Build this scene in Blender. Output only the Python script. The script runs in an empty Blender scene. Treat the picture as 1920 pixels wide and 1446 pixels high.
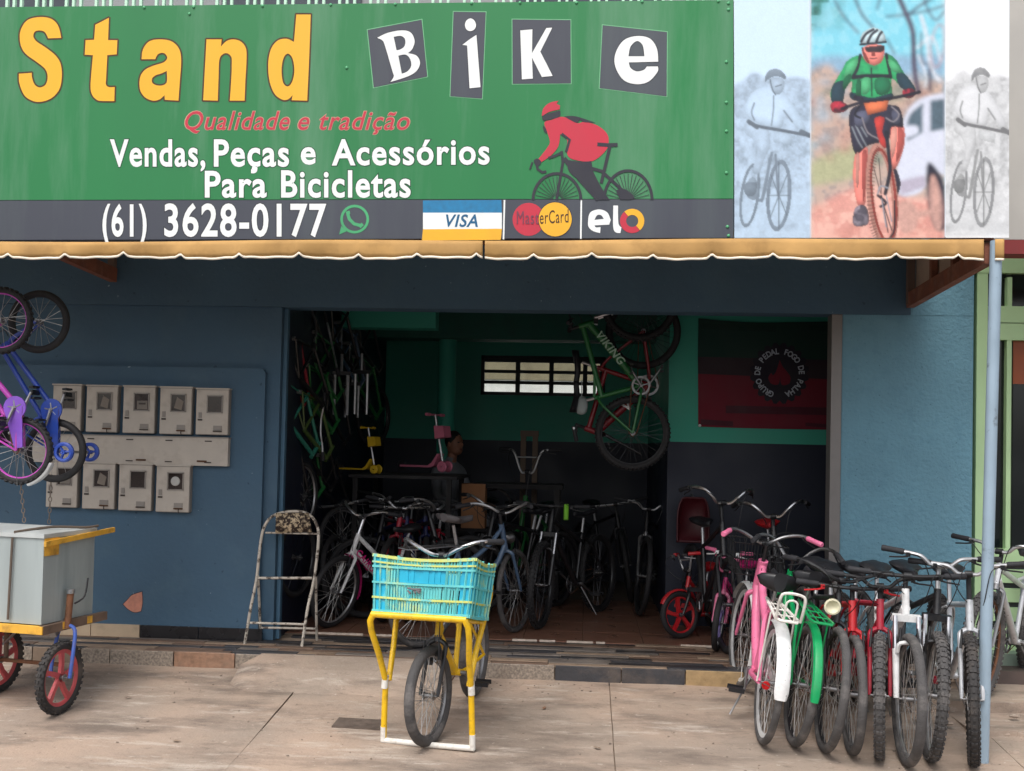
import bpy, math, random
import numpy as np
from mathutils import Vector, Matrix
from mathutils.geometry import tessellate_polygon
R_ = math.radians
sc = bpy.context.scene
col = sc.collection

# ---------------------------------------------------------------- camera
CAM = Vector((0, -7.5, 1.5)); FPX = 2000.0; PCX, PCY = 960.0, 781.0
YAW, PITCH, ROLL = R_(4.0), R_(1.7), R_(1.25)
cd = bpy.data.cameras.new('camera'); cam = bpy.data.objects.new('camera', cd); col.objects.link(cam)
CROT = Matrix.Rotation(YAW, 3, 'Z') @ Matrix.Rotation(R_(90) + PITCH, 3, 'X') @ Matrix.Rotation(ROLL, 3, 'Z')
cam.matrix_world = Matrix.Translation(CAM) @ CROT.to_4x4()
cd.sensor_width = 36; cd.lens = FPX / 1920 * 36; cd.shift_y = (PCY - 723) / 1920
cd.clip_start = .05; cd.clip_end = 2000
sc.camera = cam

# ---------------------------------------------------------------- sky, sun, exposure
SUN_EL, SUN_AZ = R_(58), R_(200)
w = bpy.data.worlds.new('World'); sc.world = w; w.use_nodes = True
nt = w.node_tree; nt.nodes.clear()
sky = nt.nodes.new('ShaderNodeTexSky'); sky.sky_type = 'NISHITA'; sky.sun_disc = False
sky.sun_elevation = SUN_EL; sky.sun_rotation = SUN_AZ; sky.dust_density = 4; sky.air_density = 1.0; sky.ozone_density = 1.0
hs = nt.nodes.new('ShaderNodeHueSaturation'); hs.inputs['Saturation'].default_value = .32
bg = nt.nodes.new('ShaderNodeBackground'); bg.inputs['Strength'].default_value = .13
wo = nt.nodes.new('ShaderNodeOutputWorld')
nt.links.new(sky.outputs[0], hs.inputs['Color']); nt.links.new(hs.outputs[0], bg.inputs['Color']); nt.links.new(bg.outputs[0], wo.inputs[0])
sl = bpy.data.lights.new('sun', 'SUN'); sl.energy = .9; sl.angle = R_(25); sl.color = (1, .96, .9)
so = bpy.data.objects.new('sun', sl); col.objects.link(so)
sd = Vector((math.sin(SUN_AZ) * math.cos(SUN_EL), math.cos(SUN_AZ) * math.cos(SUN_EL), math.sin(SUN_EL)))
so.rotation_euler = sd.to_track_quat('Z', 'Y').to_euler(); so.location = (0, -8, 12)
vs = sc.view_settings; vs.view_transform = 'Standard'; vs.look = 'None'; vs.gamma = 1; vs.use_curve_mapping = False
vs.exposure = .76
sc.cycles.max_bounces = 8; sc.cycles.diffuse_bounces = 5; sc.cycles.glossy_bounces = 3
sc.cycles.transparent_max_bounces = 8; sc.cycles.use_denoising = True
sc.cycles.sample_clamp_indirect = 6

# ---------------------------------------------------------------- helpers
def ray(px, py):
    return CROT @ Vector(((px - PCX) / FPX, -(py - PCY) / FPX, -1))
def at(px, py, Y=0.0):                       # world point of the plane y = Y seen at a photo pixel (1920 x 1446)
    d = ray(px, py); return CAM + d * ((Y - CAM.y) / d.y)
def atz(px, py, z=0.0):
    d = ray(px, py); return CAM + d * ((z - CAM.z) / d.z)
SLOPE = .085; GY0 = -.52; KERB_Y = -3.4
def gz(y):                                   # pavement height
    return 0.0 if y > GY0 else (max(y, KERB_Y) - GY0) * SLOPE
def atg(px, py):
    d = ray(px, py)
    p = atz(px, py, 0)
    if p.y > GY0: return p
    # z = (y-GY0)*SLOPE
    t = (SLOPE * (CAM.y - GY0) - CAM.z) / (d.z - SLOPE * d.y)
    return CAM + d * t
def S(r, g, b):
    f = lambda c: (c / 255 / 12.92) if c / 255 <= .04045 else ((c / 255 + .055) / 1.055) ** 2.4
    return (f(r), f(g), f(b), 1)
def lerp(a, b, t): return a + (b - a) * t

MATS = {}
def mat(name, c, rough=.5, metal=0, var=.12, scale=6, bump=0, bscale=60, dirt=None, dscale=3, damt=.5, spec=.5, coat=0, streak=False, rvar=.15, lo=.5, hi=.75, speck=None):
    if name in MATS: return MATS[name]
    m = bpy.data.materials.new(name); m.use_nodes = True; MATS[name] = m
    n = m.node_tree.nodes; l = m.node_tree.links; b = n['Principled BSDF']
    b.inputs['Metallic'].default_value = metal; b.inputs['Specular IOR Level'].default_value = spec
    b.inputs['Coat Weight'].default_value = coat; b.inputs['Coat Roughness'].default_value = .15
    tc = n.new('ShaderNodeTexCoord'); oi = n.new('ShaderNodeObjectInfo')
    mp = n.new('ShaderNodeMapping'); l.new(tc.outputs['Object'], mp.inputs['Vector'])
    if streak: mp.inputs['Scale'].default_value = (1, 1, .12)
    nz = n.new('ShaderNodeTexNoise'); nz.inputs['Scale'].default_value = scale; nz.inputs['Detail'].default_value = 5
    l.new(mp.outputs[0], nz.inputs['Vector'])
    mr = n.new('ShaderNodeMapRange'); mr.inputs[1].default_value = .3; mr.inputs[2].default_value = .7
    mr.inputs[3].default_value = 1 - var; mr.inputs[4].default_value = 1 + var
    l.new(nz.outputs['Fac'], mr.inputs[0])
    mx = n.new('ShaderNodeMix'); mx.data_type = 'RGBA'; mx.blend_type = 'MULTIPLY'; mx.inputs[0].default_value = 1
    mx.inputs[6].default_value = c; l.new(mr.outputs[0], mx.inputs[7])
    out = mx.outputs[2]
    if dirt:
        nd = n.new('ShaderNodeTexNoise'); nd.inputs['Scale'].default_value = dscale; nd.inputs['Detail'].default_value = 8
        nd.inputs['Roughness'].default_value = .65; l.new(mp.outputs[0], nd.inputs['Vector'])
        rr = n.new('ShaderNodeMapRange'); rr.inputs[1].default_value = lo; rr.inputs[2].default_value = hi; rr.inputs[4].default_value = damt
        l.new(nd.outputs['Fac'], rr.inputs[0])
        m2 = n.new('ShaderNodeMix'); m2.data_type = 'RGBA'; l.new(rr.outputs[0], m2.inputs[0]); l.new(out, m2.inputs[6]); m2.inputs[7].default_value = dirt
        out = m2.outputs[2]
    for (sc_, scale_, slo, samt) in (speck or ()):
        ns = n.new('ShaderNodeTexNoise'); ns.inputs['Scale'].default_value = scale_; ns.inputs['Detail'].default_value = 3; l.new(tc.outputs['Object'], ns.inputs['Vector'])
        rs = n.new('ShaderNodeMapRange'); rs.inputs[1].default_value = slo; rs.inputs[2].default_value = slo + .03; rs.inputs[4].default_value = samt; l.new(ns.outputs['Fac'], rs.inputs[0])
        m3 = n.new('ShaderNodeMix'); m3.data_type = 'RGBA'; l.new(rs.outputs[0], m3.inputs[0]); l.new(out, m3.inputs[6]); m3.inputs[7].default_value = sc_; out = m3.outputs[2]
    l.new(out, b.inputs['Base Color'])
    r2 = n.new('ShaderNodeMapRange'); r2.inputs[1].default_value = .3; r2.inputs[2].default_value = .7
    r2.inputs[3].default_value = max(.03, rough - rvar * rough); r2.inputs[4].default_value = min(1, rough + rvar)
    l.new(nz.outputs['Fac'], r2.inputs[0]); l.new(r2.outputs[0], b.inputs['Roughness'])
    if bump:
        nb = n.new('ShaderNodeTexNoise'); nb.inputs['Scale'].default_value = bscale; nb.inputs['Detail'].default_value = 6
        l.new(tc.outputs['Object'], nb.inputs['Vector'])
        bp = n.new('ShaderNodeBump'); bp.inputs['Strength'].default_value = bump; bp.inputs['Distance'].default_value = .01
        l.new(nb.outputs['Fac'], bp.inputs['Height']); l.new(bp.outputs[0], b.inputs['Normal'])
    return m

def paint(name, c, wear=None, amt=.35, **k):     # bicycle enamel
    k.setdefault('rough', .36); k.setdefault('coat', .25)
    return mat(name, c, var=.08, scale=14, dirt=wear or S(95, 88, 80), dscale=18, damt=amt + .1, speck=((S(60, 55, 52), 55, .7, .8), (S(170, 160, 150), 80, .72, .6)), **k)
M = {}
M['chrome'] = mat('chrome', S(205, 205, 208), .28, 1, .1, 30, dirt=S(120, 105, 95), dscale=25, damt=.4)
M['steel'] = mat('dull_steel', S(150, 150, 152), .42, 1, .15, 20, dirt=S(95, 75, 60), dscale=20, damt=.5)
M['alu'] = mat('aluminium', S(190, 190, 192), .4, .9, .1, 20, dirt=S(110, 100, 92), dscale=16, damt=.4)
M['rubber'] = mat('tyre_rubber', S(52, 50, 50), .8, 0, .2, 10, dirt=S(120, 108, 98), dscale=9, damt=.45)
M['rubber_old'] = mat('dusty_tyre_rubber', S(74, 72, 72), .8, 0, .2, 10, dirt=S(140, 134, 130), dscale=7, damt=.6, bump=.5, bscale=90)
M['rubber_dark'] = mat('new_tyre_rubber', S(36, 35, 37), .7, 0, .1, 10)
M['black'] = mat('black_plastic', S(30, 30, 33), .45, 0, .1, 12)
M['blackp'] = paint('black_enamel', S(26, 26, 30), amt=.12)
M['vinyl'] = mat('saddle_vinyl', S(32, 32, 36), .38, 0, .1, 10)
M['grip'] = mat('grip_rubber', S(40, 40, 44), .75, 0, .15, 20)
M['spoke'] = mat('spoke_steel', S(190, 188, 186), .4, .8, .1, 20)
M['brass_rust'] = mat('rusty_steel', S(120, 82, 60), .75, .3, .3, 20, bump=.3)
M['dspoke'] = mat('shaded_spoke', S(70, 70, 74), .4, .8, .1, 20)  # darker copy of the spoke steel, indoor shade put into the colour
M['white'] = paint('white_enamel', S(222, 222, 222), amt=.2)
M['cream'] = mat('cream_plastic', S(215, 208, 180), .4)
M['pink'] = paint('pink_enamel', S(232, 120, 160), amt=.12)
M['hotpink'] = paint('magenta_plastic', S(205, 40, 120), amt=.1)
M['red'] = paint('red_enamel', S(190, 30, 38), amt=.2)
M['maroon'] = paint('crimson_enamel', S(165, 30, 52), amt=.2)
M['green'] = paint('green_enamel', S(0, 150, 85), amt=.15)
M['dgreen'] = paint('bottle_green_enamel', S(35, 110, 55), amt=.1)
M['blue'] = paint('blue_enamel', S(35, 70, 165), amt=.15)
M['navyblue'] = paint('slate_blue_enamel', S(75, 98, 125), amt=.3)
M['purple'] = paint('purple_plastic', S(135, 85, 200), amt=.1)
M['magenta'] = paint('orchid_enamel', S(190, 70, 180), amt=.1)
M['yellow'] = paint('yellow_enamel', S(238, 190, 20), wear=S(120, 85, 40), amt=.45)
M['silver'] = paint('silver_enamel', S(200, 202, 206), metal=.3, amt=.2)
M['wpaint'] = mat('chipped_white_paint', S(225, 222, 215), .5, 0, .1, 12, dirt=S(150, 130, 110), dscale=14, damt=.7)

class MB:
    def __init__(s): s.v = []; s.f = []; s.x = None; s.smooth = True
    def add(s, vs, fs):
        o = len(s.v)
        s.v += [tuple(s.x @ Vector(p)) if s.x else tuple(p) for p in vs]
        s.f += [tuple(i + o for i in f) for f in fs]; return s
    def box(s, c, d, rot=None):
        hx, hy, hz = d[0] / 2, d[1] / 2, d[2] / 2
        P = [Vector((x, y, z)) for x in (-hx, hx) for y in (-hy, hy) for z in (-hz, hz)]
        if rot: P = [rot @ p for p in P]
        c = Vector(c)
        return s.add([c + p for p in P], [(0, 1, 3, 2), (4, 6, 7, 5), (0, 4, 5, 1), (2, 3, 7, 6), (0, 2, 6, 4), (1, 5, 7, 3)])
    def bbox(s, a, b):
        return s.box([(a[i] + b[i]) / 2 for i in range(3)], [abs(b[i] - a[i]) for i in range(3)])
    def tube(s, path, r, n=8, closed=False, flat=1.0):
        P = [Vector(p) for p in path]; m = len(P); rs = r if isinstance(r, (list, tuple)) else [r] * m
        vs = []; up = None
        for i in range(m):
            if closed: t = P[(i + 1) % m] - P[i - 1]
            else: t = P[min(i + 1, m - 1)] - P[max(i - 1, 0)]
            t.normalize()
            if up is None:
                up = Vector((0, 0, 1)) if abs(t.z) < .9 else Vector((0, 1, 0))
            a = (up - t * up.dot(t)); a.normalize(); b = t.cross(a); up = a
            for k in range(n):
                q = 2 * math.pi * k / n
                vs.append(P[i] + (a * math.cos(q) + b * math.sin(q) * flat) * rs[i])
        fs = []
        for i in range(m if closed else m - 1):
            j = (i + 1) % m
            for k in range(n):
                k2 = (k + 1) % n; fs.append((i * n + k, i * n + k2, j * n + k2, j * n + k))
        if not closed: fs += [tuple(range(n))[::-1], tuple((m - 1) * n + k for k in range(n))]
        return s.add(vs, fs)
    def lathe(s, prof, c=(0, 0, 0), axis='Y', n=24, closed=False):
        vs = []; c = Vector(c)
        for k in range(n):
            q = 2 * math.pi * k / n; cs, sn = math.cos(q), math.sin(q)
            for (r, h) in prof:
                p = {'Y': (r * cs, h, r * sn), 'Z': (r * cs, r * sn, h), 'X': (h, r * cs, r * sn)}[axis]
                vs.append(c + Vector(p))
        m = len(prof); fs = []
        for k in range(n):
            k2 = (k + 1) % n
            for i in range(m if closed else m - 1):
                j = (i + 1) % m; fs.append((k * m + i, k * m + j, k2 * m + j, k2 * m + i))
        return s.add(vs, fs)
    def prism(s, pts, y0, y1, plane='XZ'):           # polygon extruded
        n = len(pts)
        g = (lambda p, h: (p[0], h, p[1])) if plane == 'XZ' else ((lambda p, h: (p[0], p[1], h)) if plane == 'XY' else (lambda p, h: (h, p[0], p[1])))
        tri = tessellate_polygon([[Vector((p[0], p[1], 0)) for p in pts]])
        fs = [tuple(t) for t in tri] + [tuple(i + n for i in t[::-1]) for t in tri] + [(i, (i + 1) % n, n + (i + 1) % n, n + i) for i in range(n)]
        return s.add([g(p, y0) for p in pts] + [g(p, y1) for p in pts], fs)
    def ellip(s, c, r, nu=12, nv=8):
        c = Vector(c); vs = []; fs = []
        for j in range(nv + 1):
            a = math.pi * j / nv
            for i in range(nu):
                b = 2 * math.pi * i / nu
                vs.append(c + Vector((r[0] * math.sin(a) * math.cos(b), r[1] * math.sin(a) * math.sin(b), r[2] * math.cos(a))))
        for j in range(nv):
            for i in range(nu):
                i2 = (i + 1) % nu; fs.append((j * nu + i, j * nu + i2, (j + 1) * nu + i2, (j + 1) * nu + i))
        return s.add(vs, fs)
    def mesh(s, name, m=None, smooth=True, ang=40):
        me = bpy.data.meshes.new(name); me.from_pydata(s.v, [], s.f); me.validate()
        if m: me.materials.append(m)
        if smooth and len(me.polygons):
            me.polygons.foreach_set('use_smooth', [True] * len(me.polygons)); me.set_sharp_from_angle(angle=R_(ang))
        import bmesh
        bm = bmesh.new(); bm.from_mesh(me); bmesh.ops.recalc_face_normals(bm, faces=bm.faces[:]); bm.to_mesh(me); bm.free()
        return me
    def build(s, name, m, parent=None, smooth=True, ang=40, **k):
        return put(name, s.mesh(name, m, smooth, ang), parent, **k)

def put(name, me, parent=None, loc=None, mw=None):
    o = bpy.data.objects.new(name, me); col.objects.link(o)
    if parent: o.parent = parent
    if mw is not None: o.matrix_local = mw
    elif loc is not None: o.location = loc
    return o
def tag(o, label=None, cat=None, group=None, kind=None):
    if label: o['label'] = label
    if cat: o['category'] = cat
    if group: o['group'] = group
    if kind: o['kind'] = kind
    return o
def thing(name, label, cat, loc=(0, 0, 0), rz=0, group=None, mw=None):
    o = bpy.data.objects.new(name, None); col.objects.link(o); o.empty_display_size = .1
    if mw is not None: o.matrix_world = mw
    else: o.location = loc; o.rotation_euler = (0, 0, rz)
    return tag(o, label, cat, group)
def struct(name, mb, m, parent=None, smooth=False):
    o = mb.build(name, m, parent, smooth)
    if not parent: o['kind'] = 'structure'
    return o
def copy_tree(o, parent=None):
    c = o.copy(); col.objects.link(c)
    if parent: c.parent = parent
    for ch in o.children: copy_tree(ch, c)
    return c
def arc(c, r, a0, a1, n=12, plane='XZ', ry=None):
    out = []; ry = ry or r
    for i in range(n + 1):
        a = R_(lerp(a0, a1, i / n)); x, z = r * math.cos(a), ry * math.sin(a)
        out.append((c[0] + x, c[1], c[2] + z) if plane == 'XZ' else (c[0] + x, c[1] + z, c[2]))
    return out
def smooth_path(pts, k=4):
    P = [Vector(p) for p in pts]; out = []
    for i in range(len(P) - 1):
        p0, p1, p2, p3 = P[max(i - 1, 0)], P[i], P[i + 1], P[min(i + 2, len(P) - 1)]
        for j in range(k):
            t = j / k
            out.append(.5 * ((2 * p1) + (p2 - p0) * t + (2 * p0 - 5 * p1 + 4 * p2 - p3) * t * t + (3 * p1 - p0 - 3 * p2 + p3) * t ** 3))
    return out + [P[-1]]

# ---- flat print: outlines given in photo pixels, laid on a plane y = Y
def spl(pts, k=5):
    n = len(pts); out = []
    P = [Vector((p[0], p[1])) for p in pts]; cr = [len(p) > 2 for p in pts]
    for i in range(n):
        j = (i + 1) % n; p1, p2 = P[i], P[j]
        if cr[i] and cr[j]: out.append(p1); continue
        p0 = p1 if cr[i] else P[i - 1]; p3 = p2 if cr[j] else P[(j + 1) % n]
        for q in range(k):
            t = q / k
            out.append(.5 * ((2 * p1) + (p2 - p0) * t + (2 * p0 - 5 * p1 + 4 * p2 - p3) * t * t + (3 * p1 - p0 - 3 * p2 + p3) * t ** 3))
    return out
def offset_poly(P, d):
    n = len(P); ar = sum(P[i].x * P[(i + 1) % n].y - P[(i + 1) % n].x * P[i].y for i in range(n)); sg = 1 if ar > 0 else -1; out = []
    for i in range(n):
        a = (P[i] - P[i - 1]); b = (P[(i + 1) % n] - P[i])
        if a.length < 1e-9 or b.length < 1e-9: out.append(P[i]); continue
        a.normalize(); b.normalize(); na = Vector((a.y, -a.x)); nb = Vector((b.y, -b.x)); m = na + nb
        if m.length < .3: m = na
        m.normalize(); cx = (a.x * b.y - a.y * b.x) * sg * (1 if d > 0 else -1); out.append(P[i] + m * (d * sg * (.35 if cx < -.5 else 1 / max(.6, m.dot(na)))))
    return out
class Flat:                                   # prints on the plane y=Y, dimension in photo pixels
    def __init__(s, Y, conv=lambda x, y: (x, y)): s.Y = Y; s.cv = conv; s.v = []; s.f = []; s.n = 0
    def poly(s, pts, holes=(), k=5, grow=0):
        loops = [[Vector(s.cv(*p)) for p in spl(q, k)] for q in [pts] + list(holes)]
        if grow: loops = [offset_poly(loops[0], grow)] + [offset_poly(h, -grow) for h in loops[1:]]
        flat = [p for l in loops for p in l]
        tri = tessellate_polygon([[Vector((p.x, p.y, 0)) for p in l] for l in loops])
        o = len(s.v); s.n += 1; s.v += [tuple(at(p.x, p.y, s.Y - s.n % 9 * 2e-5)) for p in flat]; s.f += [tuple(i + o for i in t) for t in tri]; return s
    def line(s, pts, w):
        P = [Vector(s.cv(*p)) for p in pts]; L = []; Rr = []
        for i in range(len(P)):
            t = P[min(i + 1, len(P) - 1)] - P[max(i - 1, 0)]; t.normalize(); nn = Vector((-t.y, t.x)) * w / 2
            L.append(P[i] + nn); Rr.append(P[i] - nn)
        o = len(s.v); n = len(P); s.n += 1; s.v += [tuple(at(p.x, p.y, s.Y - s.n % 9 * 2e-5)) for p in L + Rr]
        s.f += [(o + i, o + i + 1, o + n + i + 1, o + n + i) for i in range(n - 1)]; return s
    def ell(s, c, rx, ry=None, hole=None, n=28):
        ry = ry or rx; f = lambda a, b: [(c[0] + a * math.cos(2 * math.pi * i / n), c[1] + b * math.sin(2 * math.pi * i / n), 1) for i in range(n)]
        return s.poly(f(rx, ry), [f(rx * hole, ry * hole)] if hole else ())
    def build(s, name, m, parent=None):
        me = bpy.data.meshes.new(name); me.from_pydata(s.v, [], s.f); me.materials.append(m)
        # face the street
        import bmesh
        bm = bmesh.new(); bm.from_mesh(me)
        for f in bm.faces:
            if f.normal.y > 0: f.normal_flip()
        bm.to_mesh(me); bm.free()
        return put(name, me, parent)
_glyph = {}
def glyph(txt, off=0, shear=0):
    key = (txt, off, shear)
    if key not in _glyph:
        cu = bpy.data.curves.new('t', 'FONT'); cu.body = txt; cu.size = 1; cu.offset = off; cu.shear = shear; cu.space_character = 1.1; cu.resolution_u = 4; cu.fill_mode = 'FRONT'
        o = bpy.data.objects.new('t', cu); col.objects.link(o)
        dg = bpy.context.evaluated_depsgraph_get(); me = o.evaluated_get(dg).to_mesh()
        _glyph[key] = ([tuple(v.co) for v in me.vertices], [tuple(p.vertices) for p in me.polygons])
        o.evaluated_get(dg).to_mesh_clear(); bpy.data.objects.remove(o); bpy.data.curves.remove(cu)
    return _glyph[key]
CAPH = None
def text_fit(fl, txt, x0, x1, ytop, ybase, off=.02, shear=0, slant=0):
    global CAPH
    v, f = glyph(txt, off, shear)
    if CAPH is None: CAPH = max(p[1] for p in glyph('H')[0])
    a = min(p[0] for p in v); b = max(p[0] for p in v); o = len(fl.v)
    for p in v:
        u = (p[0] - a) / (b - a); h = p[1] / CAPH
        fl.v.append(tuple(at(x0 + u * (x1 - x0), ybase - h * (ybase - ytop) + slant * u, fl.Y)))
    fl.f += [tuple(i + o for i in q) for q in f]
    return fl
# ================================================================ STRUCTURE
rnd = random.Random(7)
def ground_mat(name, base, warm, dark, light, rough=.8):
    m = bpy.data.materials.new(name); m.use_nodes = True; n = m.node_tree.nodes; l = m.node_tree.links; b = n['Principled BSDF']
    tc = n.new('ShaderNodeTexCoord'); geo = n.new('ShaderNodeNewGeometry'); mp = n.new('ShaderNodeMapping'); l.new(geo.outputs['Position'], mp.inputs[0])
    def noise(sc_, det=6, ro=.6, st=(1, 1, 1)):
        q = n.new('ShaderNodeMapping'); q.inputs['Scale'].default_value = st; l.new(mp.outputs[0], q.inputs[0])
        x = n.new('ShaderNodeTexNoise'); x.inputs['Scale'].default_value = sc_; x.inputs['Detail'].default_value = det; x.inputs['Roughness'].default_value = ro
        l.new(q.outputs[0], x.inputs['Vector']); return x.outputs['Fac']
    def rng(s, a, c, lo=0, hi=1):
        r = n.new('ShaderNodeMapRange'); r.inputs[1].default_value = a; r.inputs[2].default_value = c; r.inputs[3].default_value = lo; r.inputs[4].default_value = hi
        l.new(s, r.inputs[0]); return r.outputs[0]
    def mix(f, a, c):
        x = n.new('ShaderNodeMix'); x.data_type = 'RGBA'; l.new(f, x.inputs[0])
        if isinstance(a, tuple): x.inputs[6].default_value = a
        else: l.new(a, x.inputs[6])
        x.inputs[7].default_value = c; return x.outputs[2]
    c = mix(rng(noise(.9, 5), .42, .6), base, warm)
    c = mix(rng(noise(2.2, 8, .68, (.55, 1.5, 1)), .48, .66, 0, .85), c, dark)
    c = mix(rng(noise(4.5, 8, .7, (.5, 2.0, 1)), .55, .68, 0, .6), c, light)
    c = mix(rng(noise(60, 3, .6), .62, .75, 0, .5), c, dark)
    c = mix(rng(noise(38, 3, .5), .68, .76, 0, .6), c, light)
    c = mix(rng(noise(13, 9, .75, (.7, 1.6, 1)), .6, .64, 0, .55), c, dark)
    c = mix(rng(noise(9, 9, .75, (.6, 1.8, 1)), .62, .65, 0, .45), c, light)
    vo = n.new('ShaderNodeTexVoronoi'); vo.feature = 'DISTANCE_TO_EDGE'; vo.inputs['Scale'].default_value = .55; vo.inputs['Randomness'].default_value = 1
    wq = n.new('ShaderNodeVectorMath'); wq.operation = 'ADD'; wn = n.new('ShaderNodeTexNoise'); wn.inputs['Scale'].default_value = 2.5; wn.inputs['Detail'].default_value = 6
    l.new(mp.outputs[0], wn.inputs['Vector']); l.new(mp.outputs[0], wq.inputs[0]); l.new(wn.outputs['Color'], wq.inputs[1]); l.new(wq.outputs[0], vo.inputs['Vector'])
    c = mix(rng(vo.outputs['Distance'], .0, .003, .22, 0), c, S(70, 60, 52))
    l.new(c, b.inputs['Base Color'])
    l.new(rng(noise(1.6, 5), .35, .65, rough - .22, rough + .12), b.inputs['Roughness'])
    bp = n.new('ShaderNodeBump'); bp.inputs['Strength'].default_value = .5; bp.inputs['Distance'].default_value = .012
    ad = n.new('ShaderNodeMath'); l.new(noise(40, 8, .7), ad.inputs[0]); l.new(noise(5, 4), ad.inputs[1]); l.new(ad.outputs[0], bp.inputs['Height']); l.new(bp.outputs[0], b.inputs['Normal'])
    MATS[name] = m; return m
CONC = ground_mat('worn_concrete', S(156, 141, 128), S(176, 154, 137), S(110, 98, 89), S(200, 188, 176))
ASPH = mat('asphalt', S(72, 70, 70), .85, 0, .15, 3, bump=.4, bscale=120)
JOINT = mat('joint_dirt', S(150, 132, 116), .9, 0, .2, 30)

# ground: under-slab sheet with the road in front, reaching the horizon
mb = MB(); KZ = gz(KERB_Y)
prof = [(60, -.05), (GY0 + .1, -.05), (KERB_Y + .0, KZ - .03), (KERB_Y, KZ - .15), (-400, KZ - .15)]
vv = []; ff = []
for (y, z) in prof: vv += [(-400, y, z), (400, y, z)]
for i in range(len(prof) - 1): ff.append((2 * i, 2 * i + 1, 2 * i + 3, 2 * i + 2))
struct('ground', MB().add(vv, ff), ASPH)
# pavement of cast slabs divided by joints
pav = MB()
pav.add([(-60, GY0 + .06, -.016), (60, GY0 + .06, -.016), (60, KERB_Y, KZ - .018), (-60, KERB_Y, KZ - .018)], [(0, 3, 2, 1)])
pav = struct('pavement', pav, JOINT)
def slab(x0, x1, y0, y1, dz=0):
    nx, ny = max(2, int((x1 - x0) / .12)), max(2, int((y0 - y1) / .12)); vs = []; fs = []; q = random.Random(int(x0 * 100))
    ph = q.random() * 6
    for j in range(ny + 1):
        for i in range(nx + 1):
            x = lerp(x0, x1, i / nx); y = lerp(y0, y1, j / ny)
            if i in (0, nx) and 0 < j < ny: x += q.uniform(-.0015, .0015)
            z = gz(y) + dz + .004 * math.sin(x * 2.1 + ph) * math.cos(y * 2.7) + .002 * math.sin(x * 7 + y * 5)
            vs.append((x, y, z))
    for j in range(ny):
        for i in range(nx):
            a = j * (nx + 1) + i; fs.append((a, a + nx + 1, a + nx + 2, a + 1))
    # skirt
    o = len(vs); ring = [i for i in range(nx + 1)] + [j * (nx + 1) + nx for j in range(1, ny + 1)] + [ny * (nx + 1) + i for i in range(nx - 1, -1, -1)] + [j * (nx + 1) for j in range(ny - 1, 0, -1)]
    vs += [(vs[i][0], vs[i][1], vs[i][2] - .07) for i in ring]; m_ = len(ring)
    fs += [(ring[k], ring[(k + 1) % m_], o + (k + 1) % m_, o + k) for k in range(m_)]
    MB().add(vs, fs).build('slab', CONC, pav)
XJ = [-11.5, -9.6, -7.65, -5.7, -3.72, -1.77, .18, 2.3, 4.2, 6.1, 8, 10]
for a, b in zip(XJ, XJ[1:]): slab(a + .003, b - .003, GY0 + .02, KERB_Y)

# raised entrance step: bedding, riser stones, tread strips
STZ = .10; TH_Y = .30
step = struct('entrance_step', MB().bbox((-8, GY0 + .03, -.06), (2.62, TH_Y, STZ - .012)), JOINT)
st = lambda n, c, **k: mat(n, c, k.pop('rough', .55), 0, k.pop('var', .22), k.pop('scale', 9), bump=.35, bscale=70, dirt=k.pop('dirt', S(120, 105, 92)), dscale=5, damt=.5)
STN = dict(granite=st('granite_stone', S(140, 128, 116), scale=70, var=.45), rust=st('rusty_brown_stone', S(146, 112, 90), scale=25, var=.3), slate=st('dark_slate', S(58, 58, 62)),
           yellow=st('yellow_sandstone', S(164, 138, 100), scale=20), grey=st('grey_stone', S(112, 104, 98)), brown=st('brown_stone', S(110, 88, 74)), tan=st('tan_stone', S(142, 122, 104)), black=st('blackish_slate', S(44, 43, 46), rough=.4))
def X0(px, py, Y): return at(px, py, Y).x
def beveled(mb, a, b, e=.004):
    x0, y0, z0 = a; x1, y1, z1 = b
    lo = [(x0, y0, z0), (x1, y0, z0), (x1, y1, z0), (x0, y1, z0)]
    mid = [(x0, y0, z1 - e), (x1, y0, z1 - e), (x1, y1, z1 - e), (x0, y1, z1 - e)]
    up = [(x0 + e, y0 + e, z1), (x1 - e, y0 + e, z1), (x1 - e, y1 - e, z1), (x0 + e, y1 - e, z1)]
    fs = [(4, 5, 6, 7)]; fs = [(8, 9, 10, 11)]
    for i in range(4):
        j = (i + 1) % 4; fs += [(i, j, 4 + j, 4 + i), (4 + i, 4 + j, 8 + j, 8 + i)]
    return mb.add(lo + mid + up, fs)
rx = [(-60, 'granite'), (60, 'tan'), (150, 'granite'), (205, 'granite'), (325, 'rust'), (440, 'granite'), (560, 'slate'), (680, 'rust'), (800, 'granite'), (1040, 'slate'), (1165, 'slate'), (1285, 'yellow'), (1395, 'granite'), (1500, 'rust'), (1620, 'slate'), (1760, None)]
for (p, k), (p2, _) in zip(rx, rx[1:]):
    a, b = X0(p, 1255, GY0), X0(p2, 1255, GY0); q = rnd.uniform(-.006, .004)
    beveled(MB(), (a + .004, GY0 + q, -.07), (b - .004, GY0 + .028, STZ - .004 + q * .3)).build('riser_stone', STN[k], step, False)
for k in range(6):
    a = X0(-60, 1255, GY0) - (k + 1) * .45; beveled(MB(), (a + .004, GY0, -.07), (a + .446, GY0 + .028, STZ - .004)).build('riser_stone', STN[['granite', 'tan', 'rust'][k % 3]], step, False)
y = GY0 + .006; row = 0
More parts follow.
